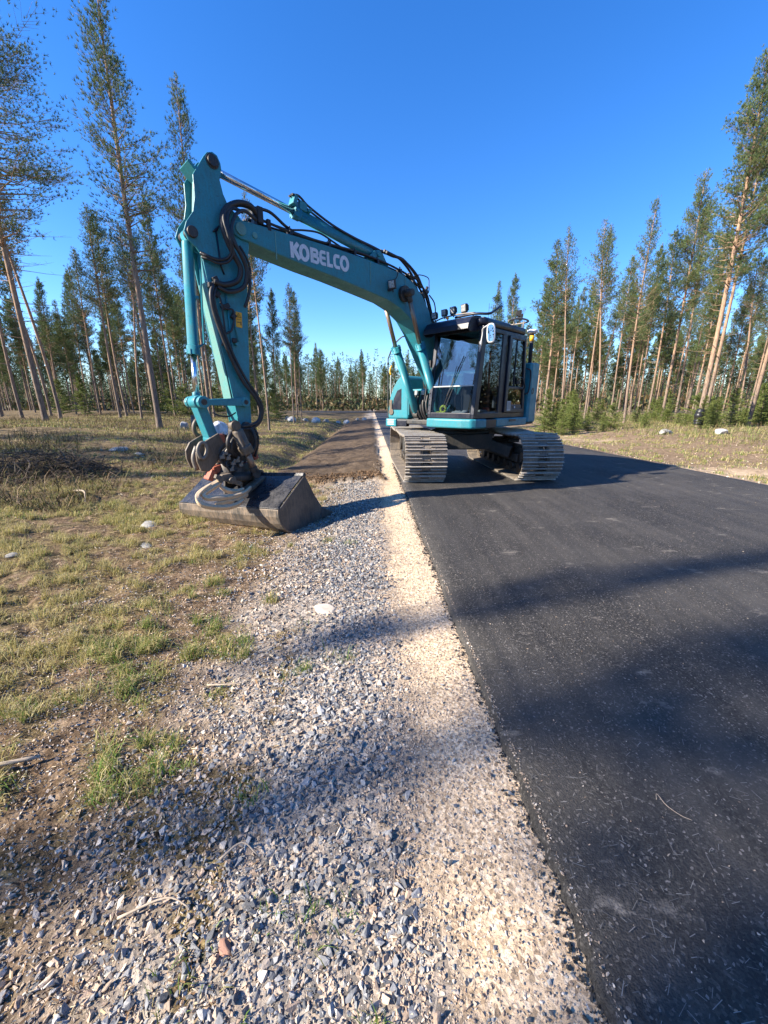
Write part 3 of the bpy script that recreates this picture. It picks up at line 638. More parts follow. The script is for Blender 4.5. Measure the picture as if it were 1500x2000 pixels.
# the deeper wood
SHORT = ['the stout grey-trunked pine', 'the reddish thin pine', 'the slim left edge pine', 'the left corner pine', 'the tallest pine', '', '', 'the close pair of pines', 'the narrow dark-trunked pine', 'the pine beside the arm', '',
 'the bare orange-trunked pine', '', '', '', 'the three pines under the boom', '', '', '', '', 'the cab roof front', 'the cab roof rear', 'the full conical pine', '', 'the straight orange-trunked pine', '', '', 'the twin-topped pines', '', 'the leaning pale trunk', '', '',
 'the tall ragged pine', '', '', 'the black-wrapped pine', '', 'the bare-trunked pine', 'the orange-trunked right edge pine', '']
def pxof(x, y): return 750+770*x/(.965*y+.3)
def landmark(x, y):
    c = [(pxof(p[0][0], p[0][1]), n) for p, n in zip(NEAR, SHORT) if n]+[(640, 'the middle of the boom'), (800, 'the boom foot')]
    p = pxof(x, y)
    if p < -5: return 'beyond the left edge'
    if p > 1505: return 'beyond the right edge'
    d, q, n = min((abs(p-q), q, n) for q, n in c)
    return ('just left of ' if p < q-6 else 'just right of ' if p > q+6 else 'directly behind ')+n
pts = [(p[0], p[1]) for p, *_ in NEAR]; cnt = 0; tries = 0
lim = dict(left=104, right=100, far=26)
done = dict(left=0, right=0, far=0)
while tries < 9000 and any(done[k] < lim[k] for k in lim):
    tries += 1; z = random.choice(['left', 'left', 'right', 'right', 'far'])
    if done[z] >= lim[z]: continue
    if z == 'far': y = random.uniform(86, 112); x = random.uniform(-34, 22)
    else:
        y = 30+(62 if z == 'left' else 45)*random.random()**.9; w0 = y*.98+6
        x = -random.uniform(9+.10*y, w0) if z == 'left' else random.uniform(12+.12*y, w0)
    if any((x-a)**2+(y-b)**2 < 2.6**2 for a, b in pts): continue
    if abs(x) < 9+.1*y and z != 'far': continue
    pts.append((x, y)); done[z] += 1
    H = random.uniform(10, 16) if z != 'far' else random.uniform(10.5, 15)
    if z == 'right': H *= .92
    row = 'nearer' if y < 45 else 'middle' if y < 66 else 'farthest'
    where = landmark(x, y); lab = '%s-row slender pine %s' % (row, where) if z != 'far' else 'distant pine closing the road, %s' % where
    place_tree(THIN[random.randrange(4)] if y > 48 else PINES[random.choice([1, 2, 3, 4, 6])], 'pine_tree', x, y, H, random.random()*6, lab, 'pine tree', ('%s rows, pines %s' % (row, where)) if z != 'far' else 'pines closing the road, '+where, .95)
# far-off mass of the wood, one object
def far_wood():
    VV = []; FF = []; CC = []; TV = []; TF = []; TC = []; off = 0
    r = np.random.default_rng(5)
    for i in range(2300):
        y = r.uniform(92, 230); x = r.uniform(-1.05*y, 1.05*y)
        if y < 115 and abs(x) < 30: y += 30
        if i >= 1500:       # the wood goes on beside and behind the camera
            a = r.uniform(math.pi*.80, math.pi*2.2); d = r.uniform(56, 110); x = 3+d*math.cos(a); y = d*math.sin(a)
            if abs(x-3.5) < 9: x += 20
            if y > 0 and abs(x) < 1.15*y+8: y = -y
        H = r.uniform(11, 17) if abs(x) < 40 else r.uniform(8.5, 13); z0 = hz(x, y); n = 230
        t = r.random(n)**1.1; zz = H*(.18+.82*t); rad = 1.7*(1-t)**.7*r.random(n)**.5+.1; a = r.random(n)*6.283
        c0 = np.stack([x+np.cos(a)*rad, y+np.sin(a)*rad, z0+zz], 1); d = np.stack([np.cos(a), np.sin(a), .7+0*a], 1)*.45*(.6+.6*r.random((n, 1)))
        sd = r.normal(size=(n, 3)); sd /= np.linalg.norm(sd, axis=1)[:, None]
        VV.append(np.stack([c0-sd*.13, c0+sd*.13, c0+d], 1).reshape(-1, 3)); CC.append(np.repeat(np.array([(.065,.088,.035)])*(.6+.7*r.random())*(.8+.4*r.random((n, 1))), 3, 0))
        s = .11; q = np.array([[x-s, y-s, z0], [x+s, y-s, z0], [x+.3*s, y, z0+H*.9], [x-s, y+s, z0], [x+s, y+s, z0]])
        tri = q[[0, 1, 2, 0, 3, 2, 1, 4, 2]]; VV.append(tri); CC.append(np.repeat(np.array([(.30,.18,.11)])*(.6+.6*r.random()), 9, 0))
    n = 60000; y = r.uniform(84, 240, n); x = r.uniform(-1.05, 1.05, n)*y; k = r.random(n) < .3; a = r.uniform(math.pi*.85, math.pi*2.15, n); d = r.uniform(42, 70, n); x = np.where(k, 3+d*np.cos(a), x); y = np.where(k, d*np.sin(a), y); x = np.where((y < 0) & (abs(x-3.5) < 8), x+20, x); hh = 3.2*r.random(n)**1.3
    c0 = np.stack([x, y, height(x, y)+hh], 1); sd = r.normal(size=(n, 3)); sd /= np.linalg.norm(sd, axis=1)[:, None]; d = r.normal(size=(n, 3))*.5+np.array([0, 0, .5])
    VV.append(np.stack([c0-sd*.35, c0+sd*.35, c0+d], 1).reshape(-1, 3)); CC.append(np.repeat(np.array([(.075,.085,.03), (.12,.085,.035), (.05,.07,.03)])[r.integers(0, 3, n)]*(.7+.6*r.random((n, 1))), 3, 0))
    V = np.concatenate(VV); tag(link('far_wood', npmesh('far_wood', V, np.arange(len(V)).reshape(-1, 3), M['needle'], np.concatenate(CC))), 'far-off pine wood closing the horizon', 'wood', kind='stuff')
far_wood()
# young spruces in front of the right-hand pines
SPOTS = [(ry*(.385+.70*rw), ry, rk) for ry, rw, rk in zip([19+10*random.random() for _ in range(70)], [random.random() for _ in range(70)], [.22+.6*random.random()**1.6 for _ in range(70)])]+[(-9.4, 35, 1.1), (-16, 33, 1.2), (-20, 36, 1.1), (-25, 34, 1.2), (-13, 40, 1.3), (-30, 38, 1.2), (-18, 44, 1.4), (-24, 46, 1.4)]
rnd = random.Random(4)
def sprlab(x, y, k):
    return ('young bushy spruce, ' if k > .5 else 'knee-high young spruce, ' if k < .3 else 'small young spruce, ')+landmark(x, y)+', in the '+('front' if y < 22 else 'middle' if y < 26 else 'back')+' row'
for i, (x, y, k) in enumerate(SPOTS):
    place_tree(SPR[i % 5], 'young_spruce', x, y, SPR[i % 5][2]*k, i*1.3, sprlab(x, y, k), 'spruce', sprlab(x, y, k).replace('spruce,', 'spruces'), 1.15)

# ---------------- rocks and other loose things
def rock(name, x, y, size, col, label, cat, group=None, flat=.7, z=None, seed=0, sink=.18):
    import bmesh
    r = np.random.default_rng(seed); bm = bmesh.new(); bmesh.ops.create_icosphere(bm, subdivisions=4, radius=1)
    pl = [(Vector(r.normal(size=3)).normalized(), .62+.3*r.random()) for _ in range(11)]
    for v in bm.verts:
        for n_, d_ in pl:
            e = v.co.dot(n_)-d_
            if e > 0: v.co -= n_*e*.9
        p = v.co; q = float(fbm(np.array([p.x*2+seed]), np.array([p.y*2+p.z*3]), 1.5, seed)[0])-.5
        v.co *= 1+.12*q; v.co = Vector((v.co.x*size[0]/2, v.co.y*size[1]/2, v.co.z*size[2]/2))
    me = bpy.data.meshes.new(name); bm.to_mesh(me); bm.free(); me.polygons.foreach_set('use_smooth', [False]*len(me.polygons))
    a = me.color_attributes.new('tint', 'FLOAT_COLOR', 'POINT'); a.data.foreach_set('color', np.tile(np.array([*col, 1], np.float32), len(me.vertices)))
    me.materials.append(M['rock']); o = link(name, me, None, (x, y, (hz(x, y) if z is None else z)+size[2]*sink)); o.rotation_euler.z = r.random()*6
    return tag(o, label, cat, group)
W_ = (.29, .28, .255); G_ = (.36, .35, .33)
def brush_pile():
    r = random.Random(9); mb = MB()
    for i in range(750):
        a = r.random()*6.283; q = r.random()**.6; x = math.cos(a)*q*1.5; y = math.sin(a)*q*1.15; z = (1-q*q)*.50*r.random(); L = .25+.6*r.random(); b = r.random()*6.283; e = r.gauss(.15, .4)
        p = Vector((x, y, z)); d = Vector((math.cos(b)*math.cos(e), math.sin(b)*math.cos(e), math.sin(e)))*L; w = .003+.008*r.random()**2
        mb.tube([p-d*.5, p+Vector((r.gauss(0, .04), r.gauss(0, .04), .03)), p+d*.5], [w*1.3, w, w*.4], 3, False)
    m = paint('brushwood', (.075, .055, .04), .85, (.17, .13, .09), .6, scale=14)
    o = mb.build('brush_pile', m); o.location = (-7.0, 7.9, hz(-7.0, 7.9)-.03); tag(o, 'dark tangled heap of cut branches at the left edge of the grass', 'brushwood')
brush_pile()
rock('boulder', -7.0, 17.0, (1.0, .8, 1.05), (.62,.62,.61), 'large whitish boulder seen behind the arm link', 'boulder', seed=3)
rock('boulder', -9.9, 20.0, (.5, .4, .6), G_, 'grey pointed stone beside the stump left of the arm', 'stone', seed=4)
rock('stone', -7.6, 11.4, (.8, .5, .22), W_, 'flat pale stone in the grass left of the arm, larger of two', 'stone', seed=5, sink=-.12)
rock('stone', -6.85, 11.0, (.45, .35, .16), W_, 'small flat pale stone right beside the larger flat stone', 'stone', seed=6, sink=-.12)
rock('stone', -3.75, 3.75, (.15, .11, .06), W_, 'small white stone in the grass near the left edge', 'stone', seed=7, sink=-.12)
rock('stone', -3.1, 4.95, (.36, .22, .10), G_, 'flat mossy grey stone in the grass left of the bucket', 'stone', seed=8, sink=-.12)
rock('stone', -2.7, 4.2, (.22, .14, .05), W_, 'flat pale stone just in front of the bucket left end', 'stone', seed=9, sink=-.12)
rock('stone', -.42, 2.55, (.20, .15, .06), (.55,.47,.38), 'beige flat stone half sunk in the gravel in front of the bucket', 'stone', seed=10, sink=-.12)
rock('stone', -.43, .72, (.055, .035, .022), (.30,.17,.12), 'reddish brown pebble in the foreground gravel', 'stone', seed=12)
rock('stone', -.30, 1.55, (.045, .035, .03), (.75,.70,.60), 'small cream white pebble in the middle of the gravel', 'stone', seed=13)
for i, (px, s) in enumerate([(-6.9, .9), (-6.2, .6), (-5.2, 1.0), (-4.6, .7), (-3.9, .6), (-7.6, .7), (-3.2, .8), (-2.5, .55), (-1.9, .6)]):
    rock('boulder', px*1.15+.4, 33+1.2*math.sin(i*2)+i*.5, (s*.9, s*.7, s*.65), W_ if i % 2 else (.5,.5,.48), ['whitish boulder at the left end of the far row', 'small boulder second in the far row', 'largest white boulder of the far row by the wood', 'white boulder right beside the largest one of the far row', 'rounded boulder in the middle of the far row', 'outermost left boulder of the far row', 'wide low boulder in the right part of the far row', 'small boulder near the right end of the far row', 'last boulder at the right end of the far row'][i], 'boulder', 'row of boulders at the end of the cleared strip', seed=20+i)
rock('stone', 12.1, 17.2, (.8, .5, .35), W_, 'pale stone at the edge of the spruce thicket right of the road', 'stone', seed=40)
rock('stone', 13.6, 16.2, (.55, .5, .35), G_, 'grey stone at the foot of the black-wrapped pine', 'stone', seed=41)
mb = MB(); mb.tube([(0,0,-.05), (0,0,.12), (0.01,0,.55)], [.13, .095, .085], 12); o = mb.build('tree_stump', M['bark'])
o.location = (-9.45, 20.0, hz(-9.45, 20.0)); o.scale = (1.1, 1.1, 1.2); tag(o, 'short sawn stump standing left of the arm link', 'tree stump')
t36 = NEAR[35][0]
mb = MB(); mb.tube(smooth_path([(.0,0,.25), (.02,.02,.5), (-.02,0,.75), (.03,-.02,1.0)], 5), [r_*.68 for r_ in (.26, .31, .27, .29, .33, .28, .26, .3, .27, .31, .28, .25, .29, .27, .24, .22)], 12)
o = mb.build('plastic_wrap', paint('black_film', (.012,.012,.014), .25, (.05,.05,.05), .3, bump=1)); o.location = (t36[0], t36[1], hz(t36[0], t36[1])-.10)
tag(o, 'black plastic film wrapped round the foot of the large right-hand pine', 'plastic wrap')
def stick(name, pts, r, label, colm='stick_wood'):
    mb = MB(); P = smooth_path([(x, y, hz(x, y)+z) for x, y, z in pts], 5); mb.tube(P, [r*(1-.6*i/len(P)) for i in range(len(P))], 6)
    m = bpy.data.materials.get(colm) or paint(colm, (.42,.34,.25), .8, (.2,.15,.1), .6, scale=20)
    tag(mb.build(name, m), label, 'twig')
stick('twig', [(-2.1, 1.32, .03), (-1.75, 1.30, .05), (-1.5, 1.38, .03)], .016, 'thick grey branch lying in the grass at the left edge')
stick('twig', [(-.95, 1.80, .02), (-.82, 1.79, .025), (-.74, 1.80, .02)], .005, 'straight pale twig beside a green grass tuft in the gravel')
stick('twig', [(-.53, .93, .02), (-.47, .97, .035), (-.41, .94, .02)], .004, 'curved pale twig in the foreground gravel above the brown pebble')
stick('twig', [(-.78, .80, .02), (-.65, .83, .03), (-.57, .81, .02)], .004, 'thin straw-coloured twig in the lower left gravel')
stick('twig', [(-5.3, 6.6, .03), (-4.9, 6.3, .12), (-4.6, 5.9, .04)], .02, 'bare forked branch lying at the edge of the brush on the left')
mb = MB(); mb.tube(smooth_path([(.93, 1.04, .009), (.945, 1.06, .009), (.95, 1.02, .009), (.975, .985, .009), (1.0, .97, .009)], 5), .0012, 4)
tag(mb.build('twig', bpy.data.materials['stick_wood']), 'thin curled straw lying on the dark asphalt', 'straw')

# ---------------- the excavator
EX = tag(empty('excavator', (1.6, 8.45, 0)), 'turquoise crawler excavator parked on the new asphalt with its boom over the verge', 'excavator')
PHI = .79; AU = math.atan2(-math.cos(PHI), -math.sin(PHI)); PSI = .055; AL = math.atan2(-math.cos(PSI), math.sin(PSI))
def vprism(mb, poly, z0, z1):
    n = len(poly); ar = sum(poly[i][0]*poly[(i+1) % n][1]-poly[(i+1) % n][0]*poly[i][1] for i in range(n))
    if ar < 0: poly = poly[::-1]
    vs = [(x, y, z0) for x, y in poly]+[(x, y, z1) for x, y in poly]
    return mb.add(vs, [tuple(reversed(range(n))), tuple(range(n, 2*n))]+[(i, (i+1) % n, (i+1) % n+n, i+n) for i in range(n)])
def U(mb, name, mat, bevel=0, parent=None, **k):     # a part of the upper carriage
    return mb.build(name, M[mat], parent or EX, bevel, None if parent else AU, **k)
def L_(mb, name, mat, bevel=0, parent=None, **k):    # a part of the undercarriage
    return mb.build(name, M[mat], parent or EX, bevel, None if parent else AL, **k)
xz = lambda pts: [(p[0], p[2]) for p in pts]
def drop(p, dz): return (p[0], p[1], p[2]+dz)

# --- undercarriage
mb = MB(); mb.box((0, 0, .60), (1.25, 1.0, .30)); mb.box((0, 0, .50), (1.0, 1.5, .12))
for su in (-1, 1):
    for sv in (-1, 1):
        mb.bar((su*.35, sv*.35, .60), (su*.78, sv*.86, .42), .26, .22)
mb.cyl((0, 0, .74), (0, 0, .80), .60, n=32)
chassis = L_(mb, 'undercarriage', 'frame', .02)
mb = MB(); mb.cyl((0, 0, .79), (0, 0, .93), .52, n=40); L_(mb, 'swing_ring', 'dark_steel', .01, chassis)
G2 = .995; UC = 1.46; RT = .385; ZC = .40
def loop_point(t):
    """closed path of the shoes, t in metres along it"""
    st = 2*UC; ar = math.pi*RT; tot = 2*st+2*ar; t %= tot
    if t < st: return (UC-t, ZC-RT), (-1, 0)
    t -= st
    if t < ar: a = -math.pi/2-t/RT; return (-UC+RT*math.cos(a), ZC+RT*math.sin(a)), (math.sin(a), -math.cos(a))
    t -= ar
    if t < st:
        sag = -.022*math.sin(math.pi*((t/st*2) % 1)); return (-UC+t, ZC+RT+sag), (1, 0)
    t -= st; a = math.pi/2-t/RT; return (UC+RT*math.cos(a), ZC+RT*math.sin(a)), (math.sin(a), -math.cos(a))
TOT = 4*UC+2*math.pi*RT
for sv in (-1, 1):
    c = sv*G2; N = 43; pitch = TOT/N
    mb = MB(); chain = MB(); gro = MB()
    for i in range(N):
        (u, z), (tu, tz) = loop_point((i+.35*sv)*pitch)
        nu, nz = tz, -tu             # outward
        if (u*nu+(z-ZC)*nz) < 0 and abs(u) > UC: nu, nz = -nu, -nz
        if abs(u) <= UC: nu, nz = (0, 1) if z > ZC else (0, -1)
        R = Matrix(((tu, 0, nu), (0, 1, 0), (tz, 0, nz)))
        jit = random.gauss(0, .002)
        def P(a, b, h): return (u+tu*a+nu*h, c+b, z+tz*a+nz*h+jit)
        for lo, hi in ((-.35, -.10), (.10, .35)):
            mb.box(P(0, (lo+hi)/2, -.010), (pitch*.96, hi-lo, .014), R)
        mb.box(P(-.02, 0, -.010), (pitch*.50, .20, .0135), R)
        for ga, gh, hole in ((-.066, .040, 0), (-.006, .032, 1), (.054, .034, 0)):
            for lo, hi in (((-.35, -.075), (.075, .35)) if hole else ((-.35, .35),)):
                gro.box(P(ga, (lo+hi)/2, gh/2-.004), (.014, hi-lo, gh), R)
        for s_ in (-.085, .085):
            chain.box(P(0, s_, -.055), (pitch*1.02, .035, .075), R)
        chain.cyl(P(pitch/2, -.12, -.06), P(pitch/2, .12, -.06), .022, n=8)
        for s_ in (-.15, -.05, .05, .15): mb.cyl(P(.022*(1 if s_ > 0 else -1), s_*1.0, -.004), P(.022*(1 if s_ > 0 else -1), s_, .008), .012, n=6, smooth=False)
    tk = L_(mb, 'track', 'track', .0025, seg=1)
    L_(gro, 'grousers', 'worn_lit', .002, tk, seg=1)
    L_(chain, 'track_chain', 'brown_steel', 0, tk)
    mb = MB(); mb.box((0, c, .40), (2.25, .20, .30)); mb.box((1.0, c, .40), (.9, .16, .16)); mb.box((.1, c-sv*.13, .33), (1.9, .05, .16)); mb.box((0, c, .60), (.9, .24, .06))
    L_(mb, 'track_frame', 'frame', .015)
    mb = MB(); mb.cyl((UC, c-.05, ZC), (UC, c+.05, ZC), .315, n=32); mb.cyl((UC, c-.11, ZC), (UC, c+.11, ZC), .20, n=24); mb.box((UC-.12, c, ZC), (.34, .27, .12)); L_(mb, 'idler_wheel', 'brown_steel', .008)
    mb = MB(); mb.cyl((-UC, c-.035, ZC), (-UC, c+.035, ZC), .27, n=32); mb.cyl((-UC, c-.13, ZC), (-UC, c+.13, ZC), .17, n=24)
    for k in range(21):
        a = k*2*math.pi/21; mb.box((-UC+.29*math.cos(a), c, ZC+.29*math.sin(a)), (.05, .05, .05), Matrix.Rotation(-a, 3, 'Y'))
    L_(mb, 'sprocket', 'dark_steel', .005)
    for k in range(7): L_(MB().cyl((-1.08+k*.36, c-.13, .155), (-1.08+k*.36, c+.13, .155), .085, n=16), 'track_roller', 'dark_steel', .01)
    L_(MB().cyl((.1, c-.1, .69), (.1, c+.1, .69), .055, n=14), 'carrier_roller', 'dark_steel', .005)

# --- upper carriage body
mb = MB(); vprism(mb, [(1.0, -1.14), (1.02, .14), (1.0, .2), (-.5, 1.2), (-.9, 1.15), (-.9, -1.15)], .93, 1.02)
deck = U(mb, 'deck_frame', 'frame', .02)
arc = [(-1.47*math.cos(a), 1.47*math.sin(a)) for a in np.linspace(-.86, .86, 19)]
mb = MB(); vprism(mb, [(-.56, -1.225)]+arc+[(-.56, 1.225)], .955, 2.02); cw = U(mb, 'counterweight', 'teal', .07, seg=4)
mb = MB(); vprism(mb, [(-.555, -1.15), (-.555, 1.0), (-.44, 1.0), (-.44, .14), (.18, .14), (.18, -.56), (-.3, -1.15)], 1.0, 1.92); U(mb, 'engine_hood', 'teal', .05, seg=3)
# right-hand front deck with its rounded shoulder
def bz(poly, a0, a1, mb): return mb.add([(a, b, z) for a in (a0, a1) for b, z in poly], [tuple(reversed(range(len(poly)))), tuple(range(len(poly), 2*len(poly)))]+[(i, (i+1) % len(poly), (i+1) % len(poly)+len(poly), i+len(poly)) for i in range(len(poly))])
mb = MB(); bz([(-.60, 1.02), (-.60, 1.80), (-.68, 1.865), (-.80, 1.86), (-.92, 1.78), (-1.03, 1.64), (-1.12, 1.44), (-1.165, 1.22), (-1.17, 1.02)][::-1], -.55, .98, mb)
tank = U(mb, 'side_deck', 'teal', .04, seg=3)
mb = MB(); bz([(-.78, 1.20), (-.78, 1.62), (-.90, 1.58), (-1.0, 1.42), (-1.05, 1.20)][::-1], .965, .984, mb); U(mb, 'step_recess', 'navy', .006, tank)
mb = MB(); mb.box((.985, -1.03, .945), (.10, .30, .16)); ft = U(mb, 'corner_cover', 'teal', .02)
mb = MB(); [mb.box((1.037, -1.03, .91+k*.030), (.006, .18, .010)) for k in range(4)]; U(mb, 'vent', 'white', 0, ft)
mb = MB(); mb.box((.97, -.74, .94), (.10, .27, .13)); U(mb, 'corner_step', 'navy', .015)
mb = MB(); mb.cyl((.985, -1.06, 1.16), (1.0, -1.06, 1.16), .065, n=20); mb.box((.995, -1.07, 1.25), (.014, .07, .30)); U(mb, 'side_flap', 'brown_steel', .01)
# deck between tank and cab: boom foot brackets, hose manifold
mb = MB()
for b in (-.31, .125): mb.prism([(.0, 1.0), (.12, 1.42), (.22, 1.5), (.40, 1.5), (.50, 1.38), (.85, 1.02)], b-.02, b+.02)
U(mb, 'boom_bracket', 'teal', .01)
mb = MB(); mb.box((.93, -.36, 1.58), (.10, .50, .035)); mb.box((.93, -.60, 1.35), (.06, .025, .5)); man = U(mb, 'hose_manifold', 'teal', .008)
for b in (-.52, -.36, -.19):
    m2 = MB(); m2.box((1.0, b, 1.525), (.05, .075, .085)); U(m2, 'coupling_cap', 'lens', .008, man)
    m2 = MB(); m2.cyl((.95, b, 1.525), (.985, b, 1.525), .05, n=12); U(m2, 'coupling', 'black', .004, man)
for k, b in enumerate((-.50, -.42, -.34, -.26, -.20, -.12)):
    mb = MB(); mb.tube(smooth_path([(.95, b, 1.50), (1.02, b+.02, 1.30), (1.0, b+.06, 1.12), (.85, b+.09, 1.0), (.4, b+.05, 1.0)], 5), .022 if k % 2 else .028, 8); U(mb, 'deck_hose', 'hose', 0)
mb = MB(); mb.box((.3, -.22, 1.0), (1.3, .62, .06)); U(mb, 'centre_plate', 'black', .01)
mb = MB(); mb.tube(smooth_path([(.75, -.34, 1.55), (.80, -.34, 1.75), (.70, -.36, 1.92), (.55, -.34, 1.80), (.50, -.30, 1.6)], 6), .03, 10); U(mb, 'deck_hose', 'hose', 0)
mb = MB(); mb.tube(smooth_path([(.6, -.52, 1.85), (.66, -.50, 2.06), (.62, -.42, 2.14), (.5, -.36, 2.05)], 6), .035, 10); mb.tube(smooth_path([(.5, -.55, 1.85), (.56, -.53, 2.02), (.5, -.45, 2.09)], 6), .03, 10); U(mb, 'deck_hose', 'hose', 0)
# lower skirts under the cab
mb = MB(); vprism(mb, [(1.40, .22), (1.43, .42), (1.43, 1.0), (1.39, 1.16), (1.32, 1.21), (.98, 1.215), (.98, .2)], .915, 1.072); U(mb, 'front_skirt', 'teal', .03, seg=3)
mb = MB(); mb.box((.82, .73, .985), (.33, .955, .15)); U(mb, 'skirt_gap', 'navy', .01)
mb = MB(); vprism(mb, [(.66, 1.0), (.66, 1.215), (-.45, 1.225), (-.45, 1.0)], .925, 1.072); sk = U(mb, 'side_skirt', 'teal', .02)
mb = MB(); mb.box((.12, 1.226, 1.03), (.24, .012, .04)); U(mb, 'plate', 'brown_steel', .003, sk)
# rear left pillar of the body with the mast
mb = MB(); vprism(mb, [(-.455, 1.0), (-.455, 1.205), (-.50, 1.235), (-.78, 1.235), (-.78, 1.0)], .97, 2.07); rp = U(mb, 'rear_cover', 'teal', .025, seg=3)
tc = bpy.data.curves.new('logo', 'FONT'); tc.body = 'O'; tc.size = .15; tc.extrude = .003; tc.offset = .006
def text_mesh(body, size, off, ext, name, mat, parent, M4, sx=1.):
    tc = bpy.data.curves.new(name, 'FONT'); tc.body = body; tc.size = size; tc.extrude = ext; tc.offset = off; tc.space_character = 1.0+.04
    t = bpy.data.objects.new('tmp', tc); C.objects.link(t); dg = bpy.context.evaluated_depsgraph_get(); me = bpy.data.meshes.new_from_object(t.evaluated_get(dg)); bpy.data.objects.remove(t)
    xs = [v.co.x for v in me.vertices]; ys = [v.co.y for v in me.vertices]; w0 = max(xs)-min(xs)
    for v in me.vertices: v.co = M4 @ Vector(((v.co.x-min(xs))/w0*sx, v.co.y-min(ys), v.co.z))
    me.materials.clear(); me.materials.append(M[mat]); return link(name, me, parent)
# text plane on the cab side: x runs towards -a, z up, facing +b
def side_plane(a, b, z, tilt=0): 
    return Matrix.Translation((a, b, z)) @ Matrix.Rotation(tilt, 4, 'Y') @ Matrix(((-1, 0, 0, 0), (0, 0, 1, 0), (0, 1, 0, 0), (0, 0, 0, 1)))
text_mesh('O', .15, .006, .003, 'lettering', 'navy', rp, side_plane(-.52, 1.238, 1.50), .10)
mb = MB(); mb.cyl((-.62, 1.10, 2.03), (-.62, 1.10, 2.60), .036, n=16); mast = U(mb, 'antenna_mast', 'black', 0)
mb = MB(); mb.cyl((-.62, 1.10, 2.47), (-.62, 1.10, 2.57), .040, n=16); U(mb, 'mast_band', 'yellow', 0, mast)
mb = MB(); mb.tube([(-.62, 1.10, 2.60), (-.62, 1.10, 2.63), (-.62, 1.10, 2.665), (-.62, 1.10, 2.68)], [.05, .10, .095, .05], 24); U(mb, 'antenna_disc', 'white', 0, mast)
mb = MB(); mb.cyl((-.5, .2, 2.0), (-.5, .2, 3.25), .004, n=5); U(mb, 'whip_aerial', 'black', 0)
# handrail and marker on the right-hand side
mb = MB(); mb.tube(smooth_path([(.93, -1.20, .95), (.93, -1.215, 1.5), (.93, -1.215, 2.14), (.93, -1.20, 2.24), (.93, -1.05, 2.46), (.93, -.86, 2.58), (.90, -.80, 2.60)], 5), .013, 8); mb.cyl((.93, -1.215, 2.10), (.93, -1.215, 2.14), .024, n=10)
mb.cyl((.93, -1.21, 1.15), (.93, -1.14, 1.15), .012); mb.cyl((.93, -1.21, .98), (.93, -1.14, .98), .012)
U(mb, 'handrail', 'frame', 0)
mb = MB(); mb.tube(smooth_path([(.90, -1.13, 1.30), (.91, -1.16, 1.6), (.91, -1.15, 1.92)], 5), .012, 6); mk = U(mb, 'marker_rod', 'grey', 0)
mb = MB(); mb.tube(smooth_path([(.91, -1.15, 1.90), (.92, -1.17, 1.98), (.91, -1.13, 2.08)], 4), [.02]*8+[.012], 6); U(mb, 'marker_tip', 'yellow', 0, mk)

# --- cab
b0, b1 = .195, 1.175
mb = MB()
def post(mb, p0, p1, wa, wb): mb.bar(p0, p1, wb, wa, up=(1, 0, 0))
FB = 1.345; FT = 1.185; ZB = 1.13; ZT = 2.50
post(mb, (FB-.045, b0+.035, ZB), (FT-.045, b0+.035, ZT), .09, .07)
post(mb, (FB-.060, b1-.035, ZB), (FT-.060, b1-.035, ZT), .12, .07)
mb.bar((.50, b1-.03, ZB), (.48, b1-.03, ZT), .055, .16, up=(1, 0, 0))
mb.bar((-.38, b1-.035, ZB), (-.24, b1-.04, ZT), .065, .085, up=(1, 0, 0))
mb.bar((-.38, b0+.035, ZB), (-.24, b0+.035, ZT), .065, .085, up=(1, 0, 0))
for z, h, fa, ra in ((1.125, .095, FB-.003, -.42), (2.485, .07, FT, -.27)):
    mb.box(((fa+ra)/2, b1-.0335, z), (fa-ra-.006, .0635, h)); mb.box(((fa+ra)/2, b0+.0335, z), (fa-ra-.006, .0635, h))
    mb.box((fa-.045, (b0+b1)/2, z), (.084, b1-b0-.13, h-.004)); mb.box((ra+.045, (b0+b1)/2, z), (.08, b1-b0-.13, h-.004))
mb.box(((FB-.4)/2, (b0+b1)/2, 1.085), (1.72, .95, .02))
mb.box((-.375, (b0+b1)/2, 1.38), (.05, .86, .46))
cab = U(mb, 'cab', 'navy', .018, seg=3)
# roof and visor
mb = MB(); vprism(mb, [(FT+.04, b0+.06), (FT+.04, b1-.06), (FT-.05, b1+.012), (-.2, b1+.012), (-.33, b1-.08), (-.33, b0+.08), (-.2, b0-.01), (FT-.05, b0-.01)], 2.521, 2.64); U(mb, 'roof', 'navy', .05, cab, seg=4)
mb = MB(); vprism(mb, [(.95, b0+.15), (.95, b1-.15), (.1, b1-.15), (.1, b0+.15)], 2.641, 2.70); U(mb, 'roof_hatch', 'navy', .025, cab, seg=3)
mb = MB(); path = [(1.10, 2.665), (1.24, 2.655), (1.36, 2.61), (1.43, 2.53), (1.45, 2.45)]
mb.sheet(path, b0-.04, b1-.12, .014)
for b in (b0-.04, b1-.132): mb.prism([(1.10, 2.52)]+[(p[0], p[1]) for p in path]+[(1.39, 2.42), (1.24, 2.44)], b, b+.012)
U(mb, 'visor', 'navy', .004, cab)
